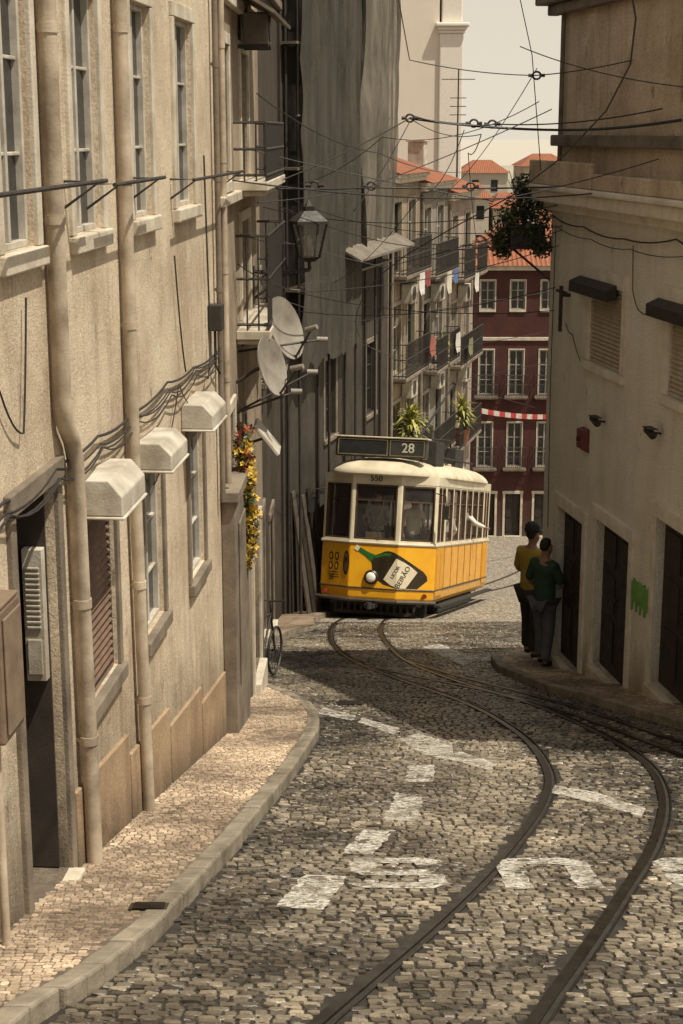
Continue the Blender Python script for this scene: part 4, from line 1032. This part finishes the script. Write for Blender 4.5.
tram_windows(0, [(.07, .93)]); tram_windows(1, [(.05, .76)]); tram_windows(7, [(.065, .775)])
tram_windows(4, [(.07, .93)]); tram_windows(3, [(.05, .76)]); tram_windows(5, [(.065, .775)])
sidew = [(1.12+i*.91, 1.12+i*.91+.81) for i in range(6)]
tram_windows(2, [(.10, .48), (.52, .92)]+sidew+[(6.66, 7.0), (7.04, 7.42)]); tram_windows(6, [(.13, .51), (.55, .89)]+[(7.55-b, 7.55-a) for a, b in reversed(sidew)]+[(6.63, 6.98), (7.05, 7.43)])
BAT = simple('orange_batten', (.55, .24, .012), None, 5, .5)
for i in (2, 6):
    m, L_ = EM(i)
    for (a, b) in ((.10, .49), (.51, .93), (6.65, 7.02), (7.04, 7.43)):
        if i == 6: a, b = L_-b, L_-a
        mb = MB(); mb.box(a, b, -.012, -.001, .5, 1.49, 0, m); mb.box(a+.06, b-.06, -.02, -.013, .65, 1.38, 0, m); mb.obj('door', simple('door_yellow', (.70, .34, .015), (.6, .27, .012), 4, .4), T, bevel=.005)
    for k_ in range(7): mb = MB(); x = 1.08+k_*.91; mb.box(x-.02, x+.02, -.014, -.001, .64, 1.49, 0, m); mb.obj('side_batten', BAT, T)
    if i == 2: mb = MB(); mb.box(.0, L_, -.16, .0, .28, .33, 0, m); mb.obj('step_board', DKM, T, bevel=.01)
mb = MB(); mb.box(-.95, .95, .35, 8.1, .26, .42); mb.box(-.8, .8, 2.2, 6.2, .18, .26); mb.obj('underframe', DKM, T, bevel=.02)
mb = MB(); P = offp(.05)
for (i0, i1) in ((7, 0), (0, 1), (1, 2)):
    a, b = P[i0], P[i1]; mb.tube([(a.x, a.y, .37), (b.x, b.y, .37)], .04, 8)
mb.obj('bumper', simple('bumper_iron', (.08, .06, .04), (.04, .03, .02), 7, .5), T, True)
mb = MB(); mb.box(-.85, .85, .35, .37, .06, .13); mb.box(-.85, .85, .35, .37, .26, .3)
for i in range(13): x = -.82+i*.137; mb.box(x-.025, x+.025, .352, .368, .13, .26)
mb.obj('lifeguard', DKM, T)
mb = MB(); mb.box(-1.0, 1.0, .6, .9, .06, .34); mb.obj('apron', DKM, T, bevel=.02)
mb = MB(); mb.box(-1.05, 1.05, 2.0, 6.6, .06, .3); mb.obj('truck_frame', DKM, T, bevel=.02)
mb = MB(); mb.box(-.1, .1, -.2, .3, .22, .31); mb.cyl((0, -.2, .2), (0, -.2, .34), .06, n=12); mb.obj('coupler', DKM, T, bevel=.01)
for y in (3.0, 5.4):
    for sx in (-1, 1):
        mb = MB(); mb.cyl((sx*.42, y, .37), (sx*.52, y, .37), .36, n=28); mb.cyl((sx*.40, y, .37), (sx*.42, y, .37), .385, n=28); mb.cyl((sx*.52, y, .37), (sx*.6, y, .37), .09, n=14)
        mb.obj('wheel', DKM, T, True)
    mb = MB(); mb.cyl((-.6, y, .37), (.6, y, .37), .05, n=10); mb.obj('axle', DKM, T, True)
mb = MB(); rx = Matrix.Rotation(math.pi/2, 4, 'X'); hl = Matrix.Translation((-.02, -.002, .84)) @ rx
mb.lathe([(.15, 0), (.15, .035), (.12, .07), (.105, .075)], 24, 0, hl); hb = mb.obj('headlight', simple('headlight_rim', (.06, .045, .03), None, 6, .4, .6), T, True)
mb = MB(); mb.lathe([(.1, .076), (.085, .092), (.05, .103), (.01, .106)], 24, 0, hl); mb.obj('lens', simple('lens', (.85, .82, .72), (.7, .66, .55), 9, .15), hb, True)
mb = MB(); mb.box(-1.12, 1.12, .6, 7.9, .80, .84); mb.obj('floor', BRW, T)
for i in range(6):
    y = 1.7+i*.95
    for sx in (-1, 1):
        mb = MB()
        x0, x1 = (.3, 1.08) if sx > 0 else (-1.08, -.3)
        mb.box(x0, x1, y, y+.4, 1.22, 1.28); mb.box(x0, x1, y+.38, y+.43, 1.281, 1.78); mb.box(x0+.05, x1-.05, y+.1, y+.3, .84, 1.219)
        mb.obj('seat', BRW, T, bevel=.01)
mb = MB(); mb.box(-1.1, -.45, 1.25, 1.29, .85, 2.7); mb.box(.45, 1.1, 1.25, 1.29, .85, 1.6); mb.box(-1.1, 1.1, 1.252, 1.288, 2.4, 2.69); mb.obj('bulkhead', BRW, T)
mb = MB(); mb.box(-.25, .1, .25, .5, .85, 1.75); mb.cyl((-.08, .38, 1.76), (-.08, .38, 1.82), .12, n=14); mb.obj('controller', simple('brass_box', (.2, .15, .08), None, 5, .4), T, bevel=.01)
BZ = 3.23
mb = MB(); mb.box(-.95, .93, .18, .5, BZ+.05, BZ+.43); mb.obj('destination_box', simple('dark_green_box', (.05, .048, .032), (.025, .024, .018), 5, .5), T, bevel=.03)
mb = MB(); mb.box(-.99, .97, .14, .54, BZ+.432, BZ+.465); mb.obj('box_trim', ROOF, T, bevel=.012)
mb = MB(); mb.box(-.88, .12, .168, .179, BZ+.10, BZ+.39); bl = mb.obj('destination_blind', simple('blind_black', (.03, .028, .025), None, 5, .4), T)
mb = MB(); mb.box(.2, .88, .168, .179, BZ+.10, BZ+.39); mb.obj('route_blind', simple('blind_dark', (.06, .055, .045), None, 5, .4), T)
mb = MB()
for x0, x1 in ((-.90, .14), (.18, .90)):
    mb.box(x0, x0+.02, .158, .179, BZ+.08, BZ+.41); mb.box(x1-.02, x1, .158, .179, BZ+.08, BZ+.41); mb.box(x0+.02, x1-.02, .158, .179, BZ+.08, BZ+.10); mb.box(x0+.02, x1-.02, .158, .179, BZ+.39, BZ+.41)
mb.obj('blind_frame', simple('old_brass', (.22, .18, .10), None, 8, .5), T)
INK = simple('ink_dark', (.02, .018, .015), None, 5, .6); PALE = simple('pale_lettering', (.62, .57, .42), None, 5, .6)
def mapS(s_, z, o):
    if abs(s_) <= .5: return (s_, -o, z)
    sg = 1 if s_ > 0 else -1; t_ = (abs(s_)-.5)
    return (sg*(.5+.8376*t_+.546*o), .546*t_-.8376*o, z)
def decal(bm, mat, name, o, y=None):
    for sx in (-.5, .5): bmesh.ops.bisect_plane(bm, geom=bm.verts[:]+bm.edges[:]+bm.faces[:], plane_co=(sx, 0, 0), plane_no=(1, 0, 0))
    for v in bm.verts:
        if y is not None: v.co = Vector((v.co.x, y, v.co.y))
        else: v.co = Vector(mapS(v.co.x, v.co.y, o))
    me = D.meshes.new(name); bm.to_mesh(me); bm.free(); me.materials.append(mat)
    ob = D.objects.new(name, me); COL.objects.link(ob); ob.parent = T; return ob
def front_text(txt, size, s0, z0, mat, name, rot=0, o=.006, y=None):
    vs, fs = text2d(txt, size); bm = bmesh.new(); V = [bm.verts.new((s0+x*math.cos(rot)-yy*math.sin(rot), z0+x*math.sin(rot)+yy*math.cos(rot), 0)) for x, yy in vs]
    for f in fs:
        try: bm.faces.new([V[i] for i in f])
        except Exception: pass
    return decal(bm, mat, name, o, y)
def poly_decal(P, mat, name, o):
    bm = bmesh.new(); bm.faces.new([bm.verts.new((x, z, 0)) for x, z in P]); return decal(bm, mat, name, o)
front_text('550', .17, -.02, 2.84, INK, 'fleet_number', o=.012)
front_text('28', .27, .56, BZ+.245, PALE, 'route_number', y=.164)
front_text('28', .15, -1.0, .78, INK, 'small_number', o=.006)
BG = simple('bottle_green', (.03, .16, .03), (.02, .09, .02), 5, .25); BD = simple('bottle_dark', (.022, .018, .010), (.045, .03, .015), 4, .25); LB = simple('bottle_label', (.74, .64, .45), (.62, .52, .35), 5, .5)
ax = Vector((.87, -.49)).normalized(); nx_ = Vector((-ax.y, ax.x)); o0 = Vector((-.38, 1.44))
def bp(u, w): p = o0+ax*u+nx_*w; return (min(1.29, p.x), max(.645, min(1.492, p.y)))
def prof_poly(pr): return [bp(u, w) for u, w in pr]+[bp(u, -w) for u, w in reversed(pr)]
sh = [(.44, .08), (.50, .15), (.56, .24), (.62, .29), (.72, .325), (.9, .335), (1.2, .335), (1.48, .33), (1.60, .29), (1.66, .22)]
poly_decal(prof_poly([(.0, .048), (.05, .052), (.06, .042), (.28, .052), (.44, .08)]), BG, 'advert_bottle_neck', .008)
poly_decal(prof_poly(sh), BD, 'advert_bottle', .005)
poly_decal([bp(u, w) for u, w in [(.44, .06), (.52, .15), (.60, .23), (.70, .275), (.72, .23), (.62, .17), (.54, .09), (.46, .02)]], BG, 'advert_highlight', .008)
poly_decal([bp(.0, .05), bp(.09, .053), bp(.09, -.053), bp(.0, -.05)], LB, 'advert_neck_band', .011)
poly_decal([bp(u, w) for u, w in [(.84, .25), (1.02, .27), (1.20, .27), (1.38, .25), (1.38, -.25), (1.20, -.27), (1.02, -.27), (.84, -.25)]], LB, 'advert_label', .011)
pc = o0+ax*1.16; ra = math.atan2(nx_.y, nx_.x)
front_text('BEIRÃO', .145, pc.x, pc.y, INK, 'advert_lettering', rot=ra, o=.014)
pc2 = o0+ax*.97; front_text('LICOR', .10, pc2.x, pc2.y, INK, 'advert_lettering', rot=ra, o=.014)
def ell(cx_, cz, rx_, rz_, n=20): return [(cx_+rx_*math.cos(2*math.pi*i/n), cz+rz_*math.sin(2*math.pi*i/n)) for i in range(n)]
poly_decal(ell(-.58, 1.10, .085, .25), INK, 'oval_emblem', .006); poly_decal(ell(-.58, 1.10, .055, .2), simple('emblem_bronze', (.2, .12, .03), None, 5, .5), 'oval_emblem_inner', .009); poly_decal(ell(-.58, 1.17, .03, .06), INK, 'oval_emblem_mark', .012)
for cxx in (-1.03, -.86):
    for cz in (1.22, 1.02): poly_decal(ell(cxx, cz, .06, .085), INK, 'crest', .006); poly_decal(ell(cxx, cz, .032, .055), YEL, 'crest_inner', .009)
for i in range(3): poly_decal([(-1.10, .90-i*.05), (-.78, .90-i*.05), (-.78, .885-i*.05), (-1.10, .885-i*.05)], INK, 'small_print', .006)
mb = MB(); mb.tube([(.1, -.02, 1.62), (-.18, -.03, 2.4)], .008, 6); mb.obj('wiper', DKM, T)
for sx in (-1, 1):
    mb = MB(); mb.tube([(sx*1.16, .35, 2.6), (sx*1.38, .2, 2.55), (sx*1.4, .2, 2.35)], .012, 6); mb.box(sx*1.4-.06, sx*1.4+.06, .19, .215, 2.08, 2.36); mb.obj('mirror', DKM, T)
for x in (-1.0, 1.0):
    mb = MB(); p = mapS(x*1.12, 0, .02); mb.cyl((p[0], p[1], 0.5), (p[0]+.0, p[1]-.03, .5), .05, n=14); mb.obj('marker_lamp', simple('lamp_red', (.3, .04, .02), None, 5, .3), T, True)
mb = MB(); mb.box(-.3, .3, 3.3, 4.3, 3.30, 3.44); mb.cyl((0, 3.8, 3.44), (0, 3.8, 3.70), .12, .08, 14)
for sx in (-.12, .12): mb.cyl((sx, 3.2, 3.6), (sx, 4.0, 3.6), .04, n=10)
mb.obj('trolley_base', DKM, T, True)
mb = MB(); mb.tube([(0, 3.8, 3.68), (-.02, 8.9, 5.45)], [.035, .018], 10); mb.cyl((-.06, 8.9, 5.47), (.03, 8.9, 5.47), .06, n=12); mb.obj('trolley_pole', DKM, T, True)
mb = MB(); mb.box(-.1, 1.0, 1.0, 2.0, 3.18, 3.68); mb.obj('resistor_box', DKM, T, bevel=.02)
mb = MB(); mb.box(-.45, .75, 5.0, 6.2, 3.22, 3.68); mb.obj('resistor_box', DKM, T, bevel=.02)
mb = MB(); mb.tube([(-.75, .6, 3.40), (-.75, 7.6, 3.40)], .022, 6); mb.tube([(.75, .6, 3.40), (.75, 7.6, 3.40)], .022, 6); mb.tube([(.2, .6, 3.72), (.85, 3.5, 3.8), (.2, 7.6, 3.7)], .022, 6)
for i in range(8):
    for sx in (-.75, .75): mb.cyl((sx, .8+i*.95, 3.18), (sx, .8+i*.95, 3.40), .014, n=6)
mb.obj('roof_rails', DKM, T, True)

# ================================================================== PEOPLE
def skinmesh(name, nodes, edges, mat, parent, sub=2, root=0):
    me = D.meshes.new(name); me.from_pydata([n_[0] for n_ in nodes], edges, []); o = D.objects.new(name, me); COL.objects.link(o)
    o.modifiers.new('Skin', 'SKIN'); sv = me.skin_vertices[0].data
    for i, n_ in enumerate(nodes):
        r = n_[1]; sv[i].radius = r if isinstance(r, tuple) else (r, r); sv[i].use_root = (i == root)
    s_ = o.modifiers.new('Sub', 'SUBSURF'); s_.levels = sub; s_.render_levels = sub
    bpy.context.view_layer.update()
    m2 = D.meshes.new_from_object(o.evaluated_get(bpy.context.evaluated_depsgraph_get())); m2.name = name
    D.objects.remove(o); m2.materials.clear(); m2.materials.append(mat)
    m2.polygons.foreach_set('use_smooth', [True]*len(m2.polygons)); m2.polygons.foreach_set('material_index', [0]*len(m2.polygons))
    o2 = D.objects.new(name, m2); COL.objects.link(o2); o2.parent = parent; return o2
SKIN = simple('skin', (.33, .19, .12), (.27, .15, .09), 10, .5, bump=.05)
def person(label, mw, shirt, trou, hairc, armL, armR, legs=((-.10, 0), (.10, 0)), sleeve=.6, sc_=1.0, cap=None):
    e = thing('person', label, 'person', mat=mw @ Matrix.Scale(sc_, 4))
    nd = [((0, 0, .95), .125), ((0, .0, 1.12), (.13, .10)), ((0, -.01, 1.32), (.155, .11)), ((0, -.02, 1.44), (.11, .08)), ((0, 0, 1.52), .052), ((0, .015, 1.58), (.06, .065)), ((0, .02, 1.655), (.077, .092)), ((0, .01, 1.73), (.065, .075)),
          ((0, .105, 1.635), .014)]
    ed_ = [(0, 1), (1, 2), (2, 3), (3, 4), (4, 5), (5, 6), (6, 7), (6, 8)]
    for sx in (-1, 1): nd.append(((sx*.085, .01, 1.645), .015)); ed_.append((6, len(nd)-1))
    ch = []
    for sx, (el, wr) in ((-1, armL), (1, armR)):
        el = Vector(el); wr = Vector(wr); sh = Vector((sx*.175, -.015, 1.42)); i0 = len(nd)
        nd.append((tuple(sh), .058)); nd.append((tuple(sh.lerp(el, .5)), .05)); nd.append((tuple(el), .04)); nd.append((tuple(el.lerp(wr, .5)), .036)); nd.append((tuple(wr), .025))
        d = (wr-el).normalized(); palm = wr+d*.05; nd.append((tuple(palm), (.034, .018)))
        ed_ += [(3, i0), (i0, i0+1), (i0+1, i0+2), (i0+2, i0+3), (i0+3, i0+4), (i0+4, i0+5)]
        side = d.cross(Vector((sx, 0, 0))); side = side.normalized() if side.length > .1 else Vector((0, 1, 0)); curl = Vector((-sx*.5, 0, 0))
        for k_, (off_, ln) in enumerate(((-.026, .06), (-.009, .075), (.009, .07), (.026, .055))):
            b0 = palm+side*off_+d*.035; b1 = b0+d*ln*.55+curl*.012; b2 = b1+d*ln*.45+curl*.03; j0 = len(nd)
            nd.append((tuple(b0), .009)); nd.append((tuple(b1), .0085)); nd.append((tuple(b2), .007)); ed_ += [(i0+5, j0), (j0, j0+1), (j0+1, j0+2)]
        b0 = wr+d*.02+side*.03; b1 = b0+d*.035+side*.02; j0 = len(nd); nd.append((tuple(b0), .010)); nd.append((tuple(b1), .009)); ed_ += [(i0+4, j0), (j0, j0+1)]
        ch.append((sh, el, wr))
    lg = []
    for sx, (fx, fy) in zip((-1, 1), legs):
        i0 = len(nd); hip = Vector((sx*.09, 0, .88)); an = Vector((fx, fy, .09)); kn = hip.lerp(an, .5)+Vector((0, .03, 0))
        nd += [(tuple(hip), .085), (tuple(kn), .056), (tuple(kn.lerp(an, .4)), .05), (tuple(an), .036), ((fx, fy+.06, .045), .036), ((fx+sx*.01, fy+.15, .03), .03)]
        ed_ += [(0, i0), (i0, i0+1), (i0+1, i0+2), (i0+2, i0+3), (i0+3, i0+4), (i0+4, i0+5)]; lg.append((hip, kn, an))
    skinmesh('body', nd, ed_, SKIN, e)
    nd = [((0, 0, .86), (.185, .14)), ((0, 0, .98), (.175, .135)), ((0, 0, 1.14), (.17, .13)), ((0, -.01, 1.32), (.19, .135)), ((0, -.02, 1.43), (.13, .098)), ((0, -.01, 1.485), .068)]; ed_ = [(0, 1), (1, 2), (2, 3), (3, 4), (4, 5)]
    for sh, el, wr in ch:
        i0 = len(nd); m_ = sh.lerp(el, min(1, sleeve*1.6)) if sleeve < .65 else el
        nd += [(tuple(sh), .078), (tuple(sh.lerp(m_, .5)), .070), (tuple(m_), .062)]; ed_ += [(4, i0), (i0, i0+1), (i0+1, i0+2)]
        if sleeve > .65: nd += [(tuple(el.lerp(wr, .5)), .05), (tuple(wr), .038)]; ed_ += [(i0+2, i0+3), (i0+3, i0+4)]
    skinmesh('shirt', nd, ed_, shirt, e)
    nd = [((0, 0, .93), (.155, .122))]; ed_ = []
    for hip, kn, an in lg:
        i0 = len(nd); nd += [(tuple(hip), .108), (tuple(kn), .085), (tuple(kn.lerp(an, .5)), .076), (tuple(an+Vector((0, 0, .0))), .068)]; ed_ += [(0, i0), (i0, i0+1), (i0+1, i0+2), (i0+2, i0+3)]
    skinmesh('trousers', nd, ed_, trou, e)
    for hip, kn, an in lg:
        skinmesh('shoe', [((an.x, an.y-.03, .05), .045), ((an.x, an.y+.06, .045), .048), ((an.x, an.y+.17, .035), .036)], [(0, 1), (1, 2)], INK, e)
    skinmesh('hair', [((0, -.035, 1.60), (.068, .05)), ((0, -.02, 1.68), (.086, .088)), ((0, .0, 1.745), (.074, .082)), ((0, .07, 1.75), (.05, .03))], [(0, 1), (1, 2), (2, 3)], hairc, e)
    if cap:
        mb = MB(); mb.lathe([(.103, 1.70), (.108, 1.73), (.098, 1.79), (.06, 1.83), (.01, 1.84)], 20, 0, Matrix.Translation((0, .0, 0)))
        mb.add([(-.085, .06, 1.705), (.085, .06, 1.705), (.065, .19, 1.69), (-.065, .19, 1.69), (-.085, .06, 1.72), (.085, .06, 1.72), (.065, .19, 1.70), (-.065, .19, 1.70)], [(0, 1, 2, 3), (4, 7, 6, 5), (3, 2, 6, 7), (0, 3, 7, 4), (1, 5, 6, 2)])
        mb.obj('cap', cap, e, True)
    mb = MB()
    for sx in (-1, 1): mb.lathe([(.001, -.009), (.008, -.004), (.008, .004), (.001, .009)], 8, 0, Matrix.Translation((sx*.03, .101, 1.66)))
    mb.obj('eyes', INK, e, True)
    mb = MB(); mb.tube([(-.022, .098, 1.60), (0, .106, 1.598), (.022, .098, 1.60)], .005, 5); mb.obj('mouth', simple('lips', (.22, .08, .06), None, 5, .5), e, True)
    return e
HAIR = simple('dark_hair', (.025, .018, .012), None, 20, .7)
GRN = simple('green_cloth', (.03, .065, .03), (.018, .04, .02), 7, .9, bump=.6, bscale=14, bdist=.03); YLC = simple('yellow_cloth', (.46, .32, .04), (.32, .21, .03), 7, .9, bump=.6, bscale=14, bdist=.03)
JEA = simple('worn_denim', (.12, .12, .13), (.07, .07, .08), 7, .9, bump=.6, bscale=14, bdist=.03); DTR = simple('dark_trousers', (.04, .035, .03), None, 7, .9); WHT = simple('white_cloth', (.75, .7, .62), (.55, .5, .43), 7, .9, bump=.3)
def at(x, y, rz, z=None): return Matrix.Translation((x, y, (G(y)+.108) if z is None else z)) @ Matrix.Rotation(rz, 4, 'Z')
person('person in dark green T-shirt and jeans seen from behind', at(2.70, 20.45, -.85), GRN, JEA, HAIR, ((-.27, -.03, 1.15), (-.2, .16, 1.02)), ((.24, .08, 1.16), (.08, .24, 1.1)), legs=((-.08, .03), (.10, -.07)), sc_=.99)
person('person in yellow shirt and dark cap by the house corner', at(2.68, 21.75, -.9), YLC, DTR, HAIR, ((-.26, .0, 1.15), (-.16, .2, 1.1)), ((.27, -.04, 1.15), (.25, .05, .92)), legs=((-.11, .05), (.1, -.04)), sc_=1.08, cap=INK)
def intram(x, y, z, rz): return TM @ Matrix.Translation((x, y, z)) @ Matrix.Rotation(rz, 4, 'Z')
person('driver in pale shirt standing at the tram controls', intram(-.12, .72, .84, math.pi), simple('grey_cloth', (.45, .41, .34), None, 6, .9), DTR, HAIR, ((-.28, .12, 1.18), (-.12, .32, 1.05)), ((.28, .12, 1.18), (.12, .32, 1.05)), sc_=.98)
person('passenger in white shirt leaning arm out of tram window', intram(1.0, 5.3, .72, -math.pi/2+.5), WHT, DTR, HAIR, ((-.26, .14, 1.2), (-.1, .34, 1.22)), ((.28, .16, 1.22), (.2, .42, 1.15)), sleeve=.9, sc_=1.02)
person('passenger in white shirt seen through the tram window', intram(.85, 3.3, .62, math.pi), WHT, DTR, HAIR, ((-.27, .05, 1.15), (-.2, .25, 1.05)), ((.27, .05, 1.15), (.2, .25, 1.05)))
person('standing passenger in tan clothes inside the tram', intram(.62, .85, .84, math.pi+.6), simple('tan_cloth', (.6, .5, .36), None, 6, .9), DTR, HAIR, ((-.27, .05, 1.15), (-.2, .25, 1.05)), ((.27, .0, 1.15), (.25, .05, .95)), sc_=.95)

# ================================================================== bicycle by the dark wall
e = thing('bicycle', 'old dark bicycle leaning against a dark wall', 'bicycle', (-1.0, 19.6, G(19.6)+.02), math.radians(76))
for cx_ in (-.5, .5):
    mb = MB(); zc = .33-.23*cx_
    ring = [(cx_+.31*math.cos(a), 0, zc+.31*math.sin(a)) for a in [i*2*math.pi/28 for i in range(29)]]; mb.tube(ring, .018, 8)
    for i in range(12): a = i*math.pi/6; mb.cyl((cx_, 0, zc), (cx_+.3*math.cos(a), 0, zc+.3*math.sin(a)), .003, n=4)
    mb.cyl((cx_, -.04, zc), (cx_, .04, zc), .02, n=8); mb.obj('wheel', M_RUBBER, e, True)
mb = MB()
bb = (-.05, 0, .31); st = (-.2, 0, .85); hd = (.33, 0, .77); rr_ = (-.5, 0, .44); fr_ = (.5, 0, .22)
for p, q in ((bb, st), (bb, hd), (st, hd), (rr_, bb), (rr_, st), (hd, fr_)): mb.cyl(p, q, .016, n=8)
mb.tube([hd, (.3, 0, .95), (.3, .2, .97)], .012, 6); mb.tube([(.3, 0, .95), (.3, -.2, .97)], .012, 6); mb.obj('frame', M_IRON, e, True)
mb = MB(); mb.box(-.33, -.07, -.06, .06, .88, .93); mb.obj('saddle', M_RUBBER, e, bevel=.02)

# ================================================================== drain covers
for (x, y, w, l) in ((-1.0, 7.6, .2, .14), (2.3, 7.3, .3, .3), (.1, 17.0, .3, .35)):
    mb = MB(); z = .106 if x < -.9 else .016
    mb.add([(-w/2, -l/2, 0), (w/2, -l/2, 0), (w/2, l/2, -.24*l), (-w/2, l/2, -.24*l)], [(0, 1, 2, 3)])
    for i in range(5): yy = -l/2+l*(i+.5)/5; zz = -.24*(yy+l/2); mb.box(-w*.4, w*.4, yy-l*.04, yy+l*.04, zz+.001, zz+.006)
    o = mb.obj('drain_cover', M_STEEL, loc=(x, y, G(y-l/2)+z+.002), fixn=False); tag(o, 'iron drain cover set in the paving', 'drain cover', 'drain covers')

# ================================================================== camera, light, world
cam = D.cameras.new('Camera'); co = D.objects.new('Camera', cam); COL.objects.link(co)
cam.sensor_fit = 'VERTICAL'; cam.sensor_height = 36; cam.lens = 36*1600/1024; cam.clip_end = 5000; cam.clip_start = .05
co.location = (0, 0, 2.2); co.rotation_euler = (math.pi/2-math.atan(382/1600), 0, 0); SC.camera = co
el = math.radians(64); ax_, ay_ = .86, -.51; nn = math.hypot(ax_, ay_)
sd = Vector((math.cos(el)*ax_/nn, math.cos(el)*ay_/nn, math.sin(el)))
su = D.lights.new('Sun', 'SUN'); su.energy = 5; su.angle = math.radians(.5); su.color = (1, .94, .81)
so = D.objects.new('Sun', su); COL.objects.link(so); so.rotation_euler = sd.to_track_quat('Z', 'Y').to_euler(); so.location = (0, 0, 30)
w = D.worlds.new('World'); SC.world = w; w.use_nodes = True; N = w.node_tree.nodes; L = w.node_tree.links
sk = N.new('ShaderNodeTexSky'); sk.sky_type = 'NISHITA'; sk.sun_disc = False; sk.sun_elevation = el; sk.sun_rotation = math.atan2(ax_, ay_)
sk.dust_density = 2; sk.air_density = 1; sk.ozone_density = 1
hs = N.new('ShaderNodeHueSaturation'); hs.inputs['Saturation'].default_value = .3; L.new(sk.outputs[0], hs.inputs['Color'])
mx = mixc(N, L, 1.0, hs.outputs[0], (1.0, .92, .78), 'MULTIPLY')
# warm summer haze thickening towards the horizon
tcw = N.new('ShaderNodeTexCoord'); sp = N.new('ShaderNodeSeparateXYZ'); L.new(tcw.outputs['Generated'], sp.inputs[0])
hz = ramp(N, .02, .45, (.95, .95, .95, 1), (0, 0, 0, 1)); L.new(sp.outputs[2], hz.inputs[0])
fin = mixc(N, L, hz.outputs[0], mx, (7.4, 6.7, 5.5))
bg = N['Background']; L.new(fin, bg.inputs[0]); bg.inputs[1].default_value = .11
SC.view_settings.view_transform = 'Standard'; SC.view_settings.look = 'None'; SC.view_settings.exposure = 0; SC.view_settings.gamma = 1
